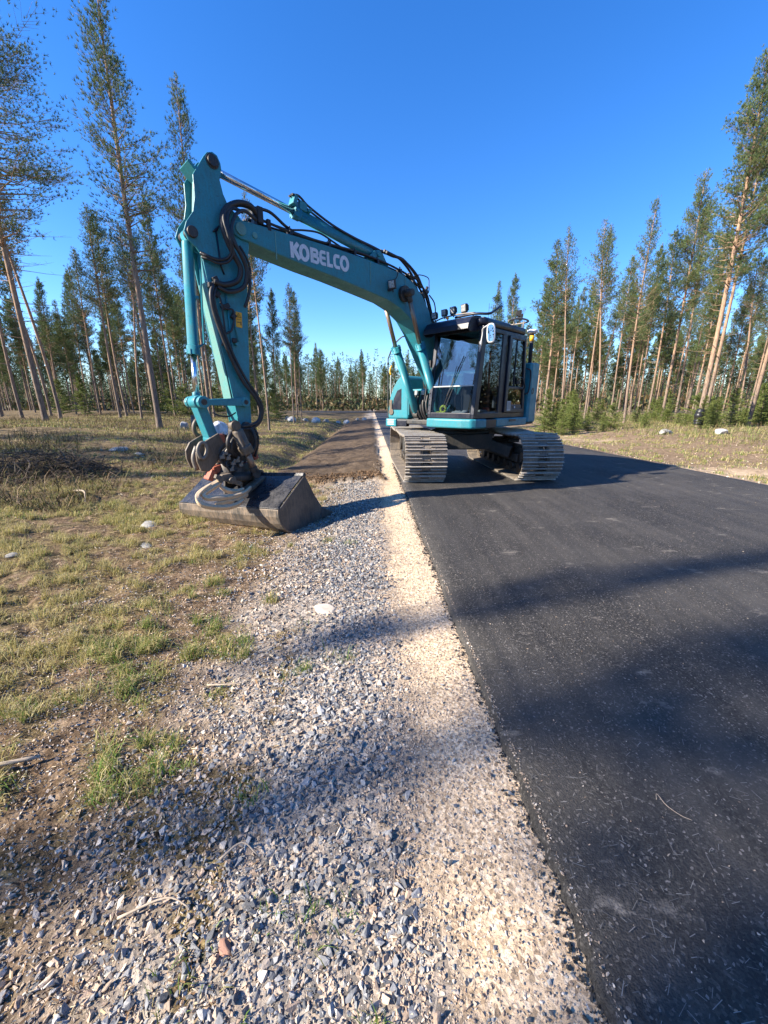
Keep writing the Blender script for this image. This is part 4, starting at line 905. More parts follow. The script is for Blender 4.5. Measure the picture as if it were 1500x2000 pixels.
# tubes on the roof
mb = MB(); mb.tube(smooth_path([(1.20, .62, 2.70), (1.22, 1.0, 2.70), (1.12, 1.19, 2.69), (.98, 1.20, 2.74), (.78, 1.19, 2.84), (.70, 1.17, 2.86)], 6), .019, 10); U(mb, 'roof_guard', 'navy', 0, cab)
mb = MB(); mb.tube(smooth_path([(1.15, .15, 2.70), (1.19, .35, 2.73), (1.22, .70, 2.735), (1.20, 1.0, 2.72)], 6), .012, 8)
for b in (.2, .45, .7, .95): mb.cyl((1.17, b, 2.64), (1.18, b, 2.72), .010, n=6)
U(mb, 'light_rail', 'steel', 0, cab)
mb = MB(); mb.tube(smooth_path([(.35, 1.12, 2.70), (.10, 1.16, 2.76), (-.20, 1.17, 2.78), (-.33, 1.10, 2.76), (-.36, .6, 2.76), (-.36, .3, 2.74)], 6), .016, 8); [mb.cyl((a, 1.14, 2.6), (a, 1.15, 2.76), .012, n=6) for a in (.2, -.15)]; U(mb, 'light_rail', 'steel', 0, cab)
def work_light(p, yaw, parent, s=.052, tilt=.12, name='work_light'):
    """square LED lamp, facing local +a"""
    Mx = Matrix.Translation(p) @ Matrix.Rotation(yaw, 4, 'Z') @ Matrix.Rotation(tilt, 4, 'Y')
    mb = MB(); mb.box((0, 0, 0), (.045, 2*s, 2*s)); mb.box((-.032, 0, 0), (.02, 1.6*s, 1.6*s)); mb.tube([(-.01, 0, -s), (-.01, 0, -s-.05)], .010, 8)
    mb.box((-.005, 0, -s-.005), (.02, 2.2*s, .008))
    for k in (-2, -1, 0, 1, 2): mb.box((-.05, k*.3*s, 0), (.03, .004, 1.4*s))
    mb.xf(Mx); o = U(mb, name, 'black', .004, parent)
    mb = MB(); mb.box((.024, 0, 0), (.004, 1.66*s, 1.66*s)); mb.xf(Mx); U(mb, 'lens', 'lens', .002, o)
    mb = MB()
    for k in (-1, 1):
        for j in (-1, 1): mb.cyl(Mx @ Vector((.0258, k*.4*s, j*.4*s)), Mx @ Vector((.029, k*.4*s, j*.4*s)), .012, .010, n=10)
    U(mb, 'reflector', 'grey', 0, o); return o
for b, z, s, yw in ((.14, 2.80, .052, .15), (.35, 2.82, .050, .05), (.53, 2.83, .054, -.05), (.755, 2.83, .060, -.15)):
    work_light((1.15, b, z), yw-.1, cab, s)
for a, b, z in ((-.14, 1.06, 2.89), (-.36, .98, 2.87)): work_light((a, b, z), 2.2, cab, .05)
mb = MB(); mb.cyl((1.24, .50, 2.70), (1.27, .50, 2.70), .022, n=12); U(mb, 'marker_lamp', 'orange', 0, cab)
# mirror on its tube
mb = MB(); mb.tube(smooth_path([(1.30, 1.18, 2.12), (1.25, 1.19, 2.36), (1.26, 1.195, 2.44), (1.29, 1.26, 2.47), (1.31, 1.36, 2.49), (1.31, 1.40, 2.49)], 6), .011, 8); mir = U(mb, 'mirror_arm', 'grey', 0, cab)
def oval(r1, r2, n=20, p=3.2): return [(math.copysign(abs(math.cos(t))**(2/p), math.cos(t))*r1, math.copysign(abs(math.sin(t))**(2/p), math.sin(t))*r2) for t in np.linspace(0, 2*math.pi, n, endpoint=False)]
Mm = Matrix.Translation((1.31, 1.385, 2.36)) @ Matrix.Rotation(.30, 4, 'Z') @ Matrix.Rotation(.06, 4, 'X')
mb = MB(); ov = oval(.066, .145); n = len(ov); mb.add([(.0, y, z) for y, z in ov]+[(.05, y*.92, z*.95) for y, z in ov], [tuple(range(n)), tuple(reversed(range(n, 2*n)))]+[(i, i+n, (i+1) % n+n, (i+1) % n) for i in range(n)]); mb.xf(Mm); U(mb, 'mirror_housing', 'white', .008, mir)
mb = MB(); ov = oval(.050, .122); mb.add([(.0545, y, z) for y, z in ov]+[(.051, y, z) for y, z in ov], [tuple(range(n)), tuple(reversed(range(n, 2*n)))]+[(i, i+n, (i+1) % n+n, (i+1) % n) for i in range(n)]); mb.xf(Mm); U(mb, 'mirror_glass', 'mirror', 0, mir)
# panes
def pane(pts, th, name, mat, parent=cab):
    p = [Vector(q) for q in pts]; n = (p[1]-p[0]).cross(p[2]-p[1]).normalized()*th; k = len(p)
    return U(MB().add(p+[q+n for q in p], [tuple(range(k)), tuple(reversed(range(k, 2*k)))]+[(i, i+k, (i+1) % k+k, (i+1) % k) for i in range(k)]), name, mat, 0, parent)
fa = lambda z: FB+(FT-FB)*(z-ZB)/(ZT-ZB)
WS = pane([(fa(1.62)-.02, b0+.06, 1.62), (fa(1.62)-.02, b1-.06, 1.62), (fa(2.46)-.02, b1-.06, 2.46), (fa(2.46)-.02, b0+.06, 2.46)], .006, 'windshield', 'windshield')
pane([(fa(1.17)-.02, b0+.06, 1.17), (fa(1.17)-.02, b1-.06, 1.17), (fa(1.60)-.02, b1-.06, 1.60), (fa(1.60)-.02, b0+.06, 1.60)], .006, 'lower_windshield', 'glass')
mb = MB(); mb.box((fa(1.61)-.02, (b0+b1)/2, 1.61), (.014, b1-b0-.13, .018)); U(mb, 'glass_seal', 'grey', 0, cab)
mb = MB(); mb.tube([(fa(1.2)+.015, .52, 1.19), (fa(1.66)+.01, .68, 1.66), (fa(1.9)+.005, .74, 1.93)], .006, 6); mb.bar((fa(1.45)+.012, .60, 1.45), (fa(2.05)+.005, .86, 2.08), .012, .012); mb.bar((fa(1.2)+.015, .56, 1.19), (fa(1.66)+.01, .71, 1.60), .009, .009); U(mb, 'wiper', 'black', 0, cab)
mb = MB(); mb.box((fa(2.0)+.01, b0-.02, 2.0), (.05, .03, .12)); [mb.cyl((fa(z)-.01, b0+.02, z), (fa(z)+.012, b0+.02, z), .012, n=8) for z in (1.2, 1.3, 1.4, 1.5)]; mb.tube(smooth_path([(1.26, b0-.03, 2.05), (1.32, b0-.06, 1.9), (1.33, b0-.05, 1.6), (1.38, b0-.04, 1.35)], 5), .012, 6); U(mb, 'pillar_fitting', 'black', .003, cab)
pane([(1.20, b1-.022, 1.18), (.60, b1-.022, 1.18), (.58, b1-.022, 2.44), (1.06, b1-.022, 2.44)], .005, 'side_window', 'glass')
# door (rear half of the cab side)
mb = MB()
mb.bar((.36, b1+.004, 1.17), (.33, b1+.004, 2.46), .05, .09, up=(1, 0, 0)); mb.bar((-.30, b1+.004, 1.17), (-.19, b1+.004, 2.46), .05, .05, up=(1, 0, 0))
mb.box((.03, b1+.004, 1.20), (.62, .05, .07)); mb.box((.08, b1+.004, 2.435), (.50, .048, .045)); mb.box((.0, b1+.004, 1.60), (.60, .046, .05)); mb.box((.05, b1+.002, 1.255), (.60, .03, .10))
mb.bar((.10, b1+.004, 1.62), (.085, b1+.004, 2.42), .03, .02, up=(1, 0, 0))
door = U(mb, 'door', 'navy', .012, cab)
pane([(.31, b1-.002, 1.63), (-.25, b1-.002, 1.63), (-.185, b1-.002, 2.42), (.29, b1-.002, 2.42)], .005, 'door_window', 'glass', door)
pane([(.31, b1-.002, 1.29), (-.27, b1-.002, 1.29), (-.255, b1-.002, 1.58), (.31, b1-.002, 1.58)], .005, 'door_lower_window', 'windshield', door)
mb = MB(); mb.tube(smooth_path([(-.05, b1+.03, 1.76), (-.07, b1+.075, 1.78), (-.14, b1+.08, 1.70), (-.20, b1+.075, 1.62), (-.20, b1+.03, 1.58)], 5), .014, 8); mb.box((.0, b1+.035, 1.70), (.10, .03, .06)); U(mb, 'door_handle', 'black', 0, door)
mb = MB(); mb.box((.26, b1+.031, 1.285), (.13, .004, .17)); U(mb, 'sticker', 'grey', 0, door)
mb = MB(); [mb.box((.26, b1+.034, 1.34-k*.018), (.10, .002, .006)) for k in range(7)]; U(mb, 'sticker_print', 'navy', 0, door)
mb = MB(); mb.box((.04, b1+.031, 1.26), (.035, .004, .035)); U(mb, 'sticker', 'letter', 0, door)
mb = MB(); mb.tube(smooth_path([(-.33, b1+.01, 1.5), (-.40, b1+.06, 1.55), (-.42, b1+.06, 1.9), (-.34, b1+.01, 1.96)], 5), .013, 8); U(mb, 'grab_handle', 'black', 0, cab)
pane([(-.36, b0+.07, 1.63), (-.36, b1-.07, 1.63), (-.27, b1-.07, 2.44), (-.27, b0+.07, 2.44)], .005, 'rear_window', 'glass')
pane([(.95, b0+.02, 1.2), (-.3, b0+.02, 1.2), (-.2, b0+.02, 2.44), (1.05, b0+.02, 2.44)], .005, 'boom_side_window', 'glass')
# inside
mb = MB(); mb.box((.18, .66, 1.40), (.50, .48, .14)); mb.bar((-.02, .66, 1.42), (-.14, .66, 2.10), .46, .13, up=(1, 0, 0)); mb.box((-.14, .66, 2.22), (.10, .30, .20)); mb.box((.15, .66, 1.22), (.40, .40, .26)); seat = U(mb, 'seat', 'seat', .04, cab, seg=3)
mb = MB(); mb.box((.18, .95, 1.40), (.40, .05, .32)); mb.box((.15, .96, 1.58), (.42, .12, .06)); U(mb, 'seat_side', 'seat_grey', .03, seat, seg=3)
mb = MB(); [mb.box((-.0865, .55+.05*k, 2.20), (.004, .03, .035)) for k in range(5)]; U(mb, 'headrest_print', 'yellow', 0, seat)
mb = MB(); mb.tube(smooth_path([(-.02, .88, 2.1), (.02, .90, 1.8), (.05, .90, 1.55)], 4), .012, 6); U(mb, 'seat_belt', 'red', 0, seat)
for b in (.40, .93):
    mb = MB(); mb.box((.36, b, 1.52), (.34, .13, .10)); mb.tube([(.47, b, 1.56), (.49, b, 1.66), (.50, b, 1.70)], [.02, .014, .024], 8); mb.tube([(.50, b, 1.70), (.51, b, 1.80)], [.03, .024], 10); U(mb, 'armrest_console', 'black', .015, cab)
mb = MB()
for b in (.58, .72): mb.tube([(1.0, b, 1.10), (1.05, b, 1.40), (1.0, b, 1.62)], .012, 6); mb.box((1.02, b, 1.16), (.18, .10, .03))
mb.box((1.12, .92, 1.30), (.10, .16, .34)); mb.box((1.10, 1.02, 1.75), (.05, .16, .12)); mb.tube([(1.12, 1.02, 1.3), (1.10, 1.03, 1.72)], .014, 6)
U(mb, 'control_levers', 'black', .006, cab)
mb = MB(); mb.box((.5, b1-.10, 1.17), (.9, .10, .04)); mb.box((.95, b1-.10, 1.20), (.22, .08, .04)); U(mb, 'door_sill', 'grey', .01, cab)
ex2w = lambda a, b, z: tuple(Matrix.Translation((1.6, 8.45, 0)) @ Matrix.Rotation(AU, 4, 'Z') @ Vector((a, b, z)))
def inside(mb, name, mat, label, cat, bevel=0):   # loose things lying in the cab
    o = mb.build(name, M[mat], None, bevel); o.location = (1.6, 8.45, 0); o.rotation_euler.z = AU; return tag(o, label, cat)
mb = MB(); mb.tube(smooth_path([(1.22+.0*math.cos(t), .46+.055*math.cos(t), 1.225+.055*math.sin(t)) for t in np.linspace(0, 6.1, 14)], 3), .024, 10); mb.box((1.2, .36, 1.16), (.08, .10, .05))
inside(mb, 'tape_roll', 'hivis', 'yellow green roll lying behind the lower windshield of the cab', 'roll', .004)
mb = MB(); mb.tube(smooth_path([(1.22, .62, 1.15), (1.2, .74, 1.17), (1.22, .86, 1.16), (1.2, .95, 1.2)], 5), [.02, .03, .04, .03, .045, .04, .03, .05, .04, .035, .03, .04, .05, .04, .03, .02], 7)
inside(mb, 'glove', 'grey', 'crumpled pale work gloves on the cab floor behind the windshield', 'gloves')
mb = MB(); mb.box((.82, b1-.10, 1.235), (.10, .07, .05)); inside(mb, 'lunch_box', 'red', 'small red box on the sill inside the side window', 'box', .01)

# --- boom
top = [(4.62, 3.315), (4.42, 3.325), (4.02, 3.335), (3.40, 3.352), (2.88, 3.352), (2.31, 3.335), (1.93, 3.31), (1.66, 3.235), (1.42, 3.08), (1.22, 2.86), (1.06, 2.50), (.80, 2.02), (.52, 1.58), (.30, 1.45), (.22, 1.36)]
bot = [(.28, 1.24), (.40, 1.22), (.58, 1.28), (.92, 1.70), (1.28, 2.17), (1.52, 2.50), (1.72, 2.69), (1.96, 2.81), (2.25, 2.885), (2.64, 2.93), (3.30, 3.0), (3.75, 3.035), (4.23, 3.085), (4.50, 3.12), (4.62, 3.125), (4.69, 3.15), (4.72, 3.22), (4.69, 3.29)]
BB0, BB1 = -.255, .085
poly = top+bot
mb = MB(); mb.prism(poly, BB0, BB1); boom = U(mb, 'boom', 'teal', .012, seg=2)
def strip(mb, pts, b, w, t=.004):     # a raised weld or plate edge on the near side face
    for p, q in zip(pts[:-1], pts[1:]): mb.bar((p[0], b+t/2, p[1]), (q[0], b+t/2, q[1]), w, t, up=(0, 1, 0))
mb = MB()
for a in (4.18, 2.62, 1.86): 
    zt = float(np.interp(a, [p[0] for p in top[::-1]], [p[1] for p in top[::-1]])); mb.box((a, BB1+.003, zt-.17), (.014, .006, .30))
for s_ in (BB0-.002, BB1+.002): mb.cyl((4.62, s_-.02, 3.22), (4.62, s_+.02, 3.22), .062, n=20); mb.cyl((4.45, s_-.012, 3.20), (4.45, s_+.012, 3.20), .032, n=16)
U(mb, 'pin_boss', 'teal_worn_lit', .004, boom)
def ribbon(mb, pts, w, z0, z1, closed=False):
    P = [Vector(p) for p in pts]; n = len(P); vs = []
    for i, p in enumerate(P):
        a = P[(i-1) % n] if (closed or i) else p; c = P[(i+1) % n] if (closed or i < n-1) else p
        d1 = (p-a).normalized() if a != p else (c-p).normalized(); d2 = (c-p).normalized() if c != p else d1
        m = Vector((-(d1+d2).y, (d1+d2).x)).normalized(); k = 1/max(.45, m.dot(Vector((-d1.y, d1.x))))
        vs += [(p.x+m.x*w/2*k, p.y+m.y*w/2*k, z1), (p.x-m.x*w/2*k, p.y-m.y*w/2*k, z1), (p.x-m.x*w/2*k, p.y-m.y*w/2*k, z0), (p.x+m.x*w/2*k, p.y+m.y*w/2*k, z0)]
    fs = []
    for i in range(n if closed else n-1):
        j = (i+1) % n; fs += [(4*i, 4*i+1, 4*j+1, 4*j), (4*i+1, 4*i+2, 4*j+2, 4*j+1), (4*i+3, 4*i, 4*j, 4*j+3)]
    mb.add(vs, fs)
def arc2(cx, cy, rx, ry, a0, a1, n=20): return [(cx+rx*math.cos(math.radians(a0+(a1-a0)*i/n)), cy+ry*math.sin(math.radians(a0+(a1-a0)*i/n))) for i in range(n+1)]
def wordmark():
    mb = MB(); w = .046; h = .175; hw = w/2; t = [0, .0028]; x = 0
    def rb(pts, k=0, closed=False, ww=w): ribbon(mb, pts, ww, -.001, .0022+.0012*k, closed)
    rb([(hw, 0), (hw, h)]); rb([(w*.7, h*.42), (.118, h)], 1, ww=.05); rb([(w*1.15, h*.56), (.128, 0)], 2, ww=.054)
    cx = .205; rb(arc2(cx, h/2, .078-hw, h*.56-hw, 0, 360, 36)[:-1], 0, True)
    x = .298; rb([(x+hw, 0), (x+hw, h)]); rb([(x+w*.6, h-hw*.85)]+arc2(x+.085, h*.73, .025, h*.27-hw*.85, 90, -90, 8)+[(x+w*.6, h*.46+hw*.6)], 1, ww=w*.82); rb([(x+w*.6, h*.5)]+arc2(x+.090, h*.27, .030, h*.24-hw*.4, 90, -90, 8)+[(x+w*.6, hw*.8)], 2, ww=w*.82)
    x = .436; rb([(x+.108, h-hw*.85), (x+.05, h-hw*.85)]+arc2(x+.05, h*.6, .05-hw, h*.4-hw*.85, 90, 180, 6)+arc2(x+.05, h*.4, .05-hw, h*.4-hw*.85, 180, 270, 6)+[(x+.108, hw*.85)], 0, ww=w*.84); rb([(x+.03, h*.5), (x+.102, h*.5)], 1, ww=w*.7)
    x = .560; rb([(x+hw, h), (x+hw, hw*.85), (x+.10, hw*.85)], 0, ww=w*.9)
    x = .668; rb([(x+.112, h-hw*.85), (x+.055, h-hw*.85)]+arc2(x+.055, h*.6, .055-hw, h*.4-hw*.85, 90, 180, 6)+arc2(x+.055, h*.4, .055-hw, h*.4-hw*.85, 180, 270, 6)+[(x+.112, hw*.85)], 0, ww=w*.88)
    cx = .865; rb(arc2(cx, h/2, .082-hw, h*.56-hw, 0, 360, 36)[:-1], 1, True)
    mb.xf(side_plane(3.975, BB1+.0015, 3.083, .03)); return U(mb, 'lettering', 'letter', 0, boom)
wordmark()
mb = MB()      # pin of the lift cylinders
mb.cyl((1.90, -.46, 3.02), (1.90, .29, 3.02), .052, n=18); mb.cyl((1.90, .085, 3.02), (1.90, .15, 3.02), .12, n=24); mb.cyl((1.90, -.32, 3.02), (1.90, -.255, 3.02), .12, n=24); U(mb, 'cylinder_pin', 'dark_steel', .006, boom)
work_light((2.235, .16, 3.09), .25, boom, .058, .2); mb = MB(); mb.tube(smooth_path([(2.2, .15, 3.14), (2.1, .13, 3.22), (2.05, .11, 3.32)], 4), .008, 6); mb.box((2.24, .12, 3.02), (.04, .08, .03)); U(mb, 'lamp_cable', 'black', 0, boom)
# pipes and hoses along the top of the boom
hp = [(4.46, 3.40), (4.2, 3.385), (3.8, 3.38), (3.3, 3.395), (2.8, 3.40), (2.3, 3.39), (2.0, 3.37), (1.75, 3.33), (1.5, 3.22)]
for k, b in enumerate((.055, .015, -.03, -.09, -.15, -.20)):
    mb = MB(); r_ = (.016, .013, .018, .016, .018, .015)[k]
    P = [(a, b+.006*math.sin(a*5+k), z+.010*math.sin(a*3+k*1.7)+(.012 if k % 2 else 0)) for a, z in hp]
    mb.tube(smooth_path(P, 5), r_, 8); U(mb, 'boom_pipe', 'navy' if k % 2 else 'hose', 0, boom)
for a in (4.42, 3.95, 3.35, 2.9, 2.45, 1.95, 1.65): mb = MB(); zt = float(np.interp(a, [p[0] for p in top[::-1]], [p[1] for p in top[::-1]])); mb.box((a, -.07, zt+.03), (.035, .31, .075)); mb.cyl((a, .05, zt+.06), (a, .05, zt+.10), .012, n=6, smooth=False); U(mb, 'pipe_clamp', 'navy', .004, boom)
mb = MB(); mb.box((4.36, .0, 3.43), (.07, .2, .17)); mb.box((4.25, .07, 3.36), (.05, .04, .12)); U(mb, 'pipe_bracket', 'black', .008, boom)
for k, (b, dz) in enumerate(((.05, 0), (.0, .03), (-.08, .05))):       # curved hoses round the knee of the boom
    mb = MB(); mb.tube(smooth_path([(2.25, b, 3.55+dz), (2.0, b, 3.53+dz), (1.80, b, 3.50+dz*1.5), (1.55, b+.02, 3.36+dz), (1.42, b+.03, 3.20)], 6), .019, 8); U(mb, 'boom_hose', 'hose', 0, boom)
for k, (b, dz) in enumerate(((.07, 0), (.03, .03), (-.02, .01), (-.10, .03))):
    mb = MB(); mb.tube(smooth_path([(1.75, b, 3.33+dz), (1.55, b, 3.30+dz), (1.40, b+.01, 3.20+dz*2), (1.30, b+.02, 3.10), (1.20, b, 2.97), (1.10, b, 2.75), (1.0, b, 2.5), (.8, b, 2.15)], 6), .016, 8); U(mb, 'boom_hose', 'hose', 0, boom)
mb = MB(); mb.tube(smooth_path([(1.62, .03, 3.33), (1.45, .03, 3.40), (1.22, .03, 3.40), (1.19, .03, 3.30), (1.19, .03, 3.20), (1.25, .03, 3.12)], 5), .009, 6); mb.tube(smooth_path([(1.25, .09, 3.12), (1.12, .10, 3.02), (1.08, .10, 2.86), (1.16, .09, 2.80)], 5), .012, 6)
mb.box((1.32, .0, 3.13), (.16, .16, .07), Matrix.Rotation(.8, 3, 'Y')); mb.cyl((1.25, .0, 3.15), (1.20, .0, 3.27), .025, n=8); U(mb, 'valve_block', 'dark_steel', .005, boom)

# --- arm (dipper)
SA = [(4.95, 3.80), (4.91, 3.85), (4.85, 3.875), (4.80, 3.86), (4.77, 3.80), (4.765, 3.74), (4.795, 3.64), (4.77, 3.52), (4.72, 3.42), (4.62, 3.36), (4.53, 3.28), (4.50, 3.18), (4.525, 3.02), (4.56, 2.84), (4.595, 2.42), (4.63, 1.85), (4.665, 1.31), (4.67, 1.07), (4.70, 1.0), (4.78, .98), (4.83, 1.04), (4.87, 1.31), (4.925, 1.72), (4.995, 2.15), (5.035, 2.56), (5.075, 2.86), (5.13, 2.93), (5.20, 2.98), (5.235, 3.06), (5.20, 3.15), (5.12, 3.26), (5.085, 3.40), (5.08, 3.60)]
inner = [(4.93, 3.78), (4.85, 3.84), (4.80, 3.80), (4.785, 3.74), (4.81, 3.64), (4.79, 3.50), (4.74, 3.40), (4.64, 3.34), (4.55, 3.26), (4.52, 3.18), (4.545, 3.02), (4.58, 2.84), (4.615, 2.42), (4.65, 1.85), (4.685, 1.31), (4.69, 1.07), (4.78, 1.0), (4.82, 1.06), (4.86, 1.31), (4.915, 1.72), (4.985, 2.15), (5.02, 2.56), (5.03, 2.86), (5.0, 3.1), (4.98, 3.4), (4.98, 3.58)]
AB0, AB1 = -.225, .055
mb = MB(); mb.prism(SA, AB1-.022, AB1); mb.prism(SA, AB0, AB0+.022); mb.prism(inner, AB0+.022, AB1-.022)
mb.box((5.03, (AB0+AB1)/2, 3.66), (.20, .24, .03), Matrix.Rotation(-.75, 3, 'Y'))
arm = U(mb, 'arm', 'teal', .006)
mb = MB(); mb.bar((5.0, -.085, 3.62), (5.06, -.085, 3.18), .14, .02, up=(1, 0, 0)); mb.bar((5.045, -.085, 2.62), (4.885, -.085, 1.35), .22, .012, up=(1, 0, 0)); U(mb, 'arm_face_plate', 'teal_worn_lit', .004, arm)
for (a, z, r_, e) in ((4.86, 3.785, .055, .03), (5.155, 3.06, .055, .035), (4.755, 1.335, .045, .06), (4.76, 1.05, .05, .06)):
    mb = MB(); mb.cyl((a, AB0-e, z), (a, AB1+e, z), r_, n=18)
    if z > 3.5: mb.cyl((a, AB1, z), (a, AB1+.010, z), .07, n=20)
    U(mb, 'pin', 'dark_steel', .006, arm)
mb = MB(); mb.bar((4.715, AB1+.002, 2.355), (4.725, AB1+.002, 2.19), .004, .075, up=(1, 0, 0)); stk = U(mb, 'warning_sticker', 'yellow', 0, arm)
mb = MB()
mb.tube([(4.745, AB1+.006, 2.30), (4.69, AB1+.006, 2.30), (4.717, AB1+.006, 2.345), (4.745, AB1+.006, 2.30)], .003, 4); mb.box((4.717, AB1+.006, 2.315), (.004, .003, .02)); mb.box((4.73, AB1+.006, 2.245), (.03, .003, .008)); mb.box((4.70, AB1+.006, 2.235), (.01, .003, .04)); mb.box((4.722, AB1+.006, 2.275), (.07, .003, .003))
U(mb, 'sticker_print', 'navy', 0, stk)
for ln in ([(4.93, 3.12), (4.86, 3.19), (4.885, 3.14)], [(4.90, 3.16), (4.88, 2.80), (4.85, 2.72)]):
    mb = MB(); mb.tube([(a, AB1+.012, z) for a, z in ln], .009, 6); U(mb, 'grease_line', 'navy', 0, arm)
# hoses looping from the boom to the arm
def hose(pts, r, mat='hose', name='arm_hose', ribs=0, k=7):
    P = smooth_path(pts, k); mb = MB(); mb.tube(P, [r*(1+ribs*(i % 2)) for i in range(len(P))], 9); return U(mb, name, mat, 0, arm)
for pts, r in (
 ([(4.363,0.050,3.413),(4.466,0.080,3.486),(4.629,0.100,3.467),(4.799,0.130,3.351),(4.858,0.150,3.195),(4.828,0.160,3.046),(4.756,0.160,2.905),(4.691,0.150,2.794),(4.735,0.140,2.668),(4.875,0.120,2.604),(4.992,0.100,2.617)], .030),
 ([(4.344,0.020,3.453),(4.476,0.050,3.487),(4.639,0.080,3.450),(4.773,0.140,3.322),(4.817,0.180,3.179),(4.778,0.200,3.039),(4.686,0.190,2.914),(4.629,0.170,2.777),(4.672,0.150,2.615),(4.823,0.120,2.541),(4.957,0.100,2.572)], .024),
 ([(4.415,0.080,3.365),(4.573,0.130,3.396),(4.707,0.170,3.308),(4.785,0.200,3.134),(4.741,0.200,2.999),(4.649,0.180,2.873),(4.593,0.160,2.707),(4.611,0.140,2.548),(4.665,0.120,2.407)], .018),
 ([(4.607,0.100,3.395),(4.751,0.130,3.379),(4.845,0.170,3.246),(4.826,0.200,3.076),(4.796,0.180,2.941),(4.832,0.140,2.872),(4.936,0.120,2.839),(5.036,0.100,2.855),(5.084,0.050,2.885)], .018),
 ([(4.584,0.100,3.387),(4.729,0.130,3.371),(4.823,0.170,3.238),(4.814,0.210,3.061),(4.779,0.190,2.933),(4.822,0.150,2.842),(4.928,0.120,2.806),(5.029,0.100,2.828),(5.078,0.050,2.848)], .014),
 ([(4.695,0.180,3.015),(4.621,0.180,2.905),(4.584,0.170,2.786),(4.617,0.150,2.667),(4.722,0.120,2.585),(4.872,0.100,2.557)], .012),
 ([(4.984,0.080,2.612),(5.049,0.120,2.476),(5.036,0.120,2.299),(4.978,0.120,2.095),(4.886,0.120,1.829),(4.766,0.120,1.577),(4.630,0.120,1.401),(4.568,0.120,1.246),(4.608,0.120,1.109),(4.716,0.120,1.062),(4.851,0.120,1.048)], .022),
 ([(4.952,0.080,2.598),(5.018,0.120,2.456),(5.002,0.120,2.293),(4.942,0.120,2.099),(4.847,0.120,1.843),(4.730,0.120,1.608),(4.601,0.120,1.420),(4.538,0.120,1.259),(4.588,0.120,1.095),(4.706,0.120,1.023),(4.841,0.120,1.017)], .016),
 ([(4.945,0.100,2.420),(4.892,0.100,2.365),(4.803,0.100,2.357),(4.802,0.100,2.254),(4.844,0.100,2.140),(4.936,0.100,2.075),(4.972,0.100,1.962)], .012),
 ([(4.963,0.100,2.520),(4.933,0.100,2.422),(4.924,0.100,2.238),(4.921,0.100,2.104)], .010)):
    hose(pts, r)
mb = MB()
for p in [(4.968,0.080,2.650),(5.022,0.080,2.580),(4.957,0.080,2.499),(4.900,0.080,2.377),(4.794,0.080,2.296),(4.815,0.080,2.035),(4.863,0.080,2.394)]: mb.box(p, (.06, .05, .05), Matrix.Rotation(random.random(), 3, 'Y'))
U(mb, 'hose_clamp', 'black', .008, arm)
mb = MB(); mb.tube([(4.80, AB1+.02, 2.35), (4.76, AB1+.02, 2.02)], .009, 6); mb.cyl((4.785, AB1, 2.0), (4.785, AB1+.04, 2.0), .022, n=8); mb.tube([(4.86, AB1+.018, 2.6), (4.84, AB1+.018, 2.0), (4.81, AB1+.018, 1.6)], .010, 6); U(mb, 'arm_pipe', 'teal', 0, arm)

def cylinder(name, p0, p1, p2, rb, rr, rod='chrome', eye=.05, wid=.09, head='teal', pipe=None):
    """barrel p0-p1, rod p1-p2"""
    g = empty(name); g.parent = EX; g.rotation_euler.z = AU
    p0, p1, p2 = Vector(p0), Vector(p1), Vector(p2); d = (p1-p0).normalized()
    mb = MB(); mb.tube([p0+d*rb*.8, p0+d*rb*1.1, p1-d*.10, p1-d*.10, p1-d*.09, p1], [rb*.8, rb, rb, rb, rb*1.18, rb*1.18], 22); mb.cyl(p0-Vector((0, wid/2, 0)), p0+Vector((0, wid/2, 0)), eye*1.15, n=18)
    for k in range(8):
        a = k*math.pi/4; x = d.orthogonal().normalized(); y = d.cross(x); q = p1-d*.02+(x*math.cos(a)+y*math.sin(a))*rb*1.12; mb.cyl(q-d*.03, q+d*.028, .009, n=6, smooth=False)
    if pipe: mb.tube([p0.lerp(p1, .12)+Vector(pipe)*.4, p0.lerp(p1, .14)+Vector(pipe), p0.lerp(p1, .9)+Vector(pipe), p0.lerp(p1, .94)+Vector(pipe)*.4], .014, 8); mb.box(p0.lerp(p1, .5)+Vector(pipe)*.5, (.05, .05, .03))
    U(mb, 'barrel', head, .004, g)
    e = (p2-p1).normalized(); mb = MB(); mb.cyl(p1, p2-e*eye*.9, rr, n=18); U(mb, 'rod', rod, 0, g)
    mb = MB(); mb.cyl(p2-Vector((0, wid/2, 0)), p2+Vector((0, wid/2, 0)), eye, n=18); mb.tube([p2-e*eye*2.2, p2-e*eye*.8], [rr*1.25, rr*1.35], 16); U(mb, 'rod_eye', 'teal' if rod == 'chrome' else 'dark_steel', .004, g); return g
cylinder('arm_cylinder', (2.38, -.085, 3.50), (3.80, -.085, 3.675), (4.86, -.085, 3.785), .066, .040)
mb = MB(); [mb.prism([(2.12, 3.33), (2.28, 3.52), (2.36, 3.56), (2.44, 3.54), (2.66, 3.35)], b-.014, b+.014) for b in (-.165, -.005)]; mb.cyl((2.38, -.2, 3.50), (2.38, .03, 3.50), .035, n=14); U(mb, 'cylinder_lug', 'teal', .005, boom)
acb = bpy.data.objects['arm_cylinder']
mb = MB(); mb.box((3.68, -.06, 3.745), (.11, .10, .10), Matrix.Rotation(-.1, 3, 'Y')); mb.box((3.80, -.06, 3.78), (.05, .12, .11), Matrix.Rotation(-.35, 3, 'Y')); mb.cyl((3.60, -.06, 3.71), (3.60, .03, 3.71), .025, n=8); U(mb, 'port_block', 'teal', .006, acb)
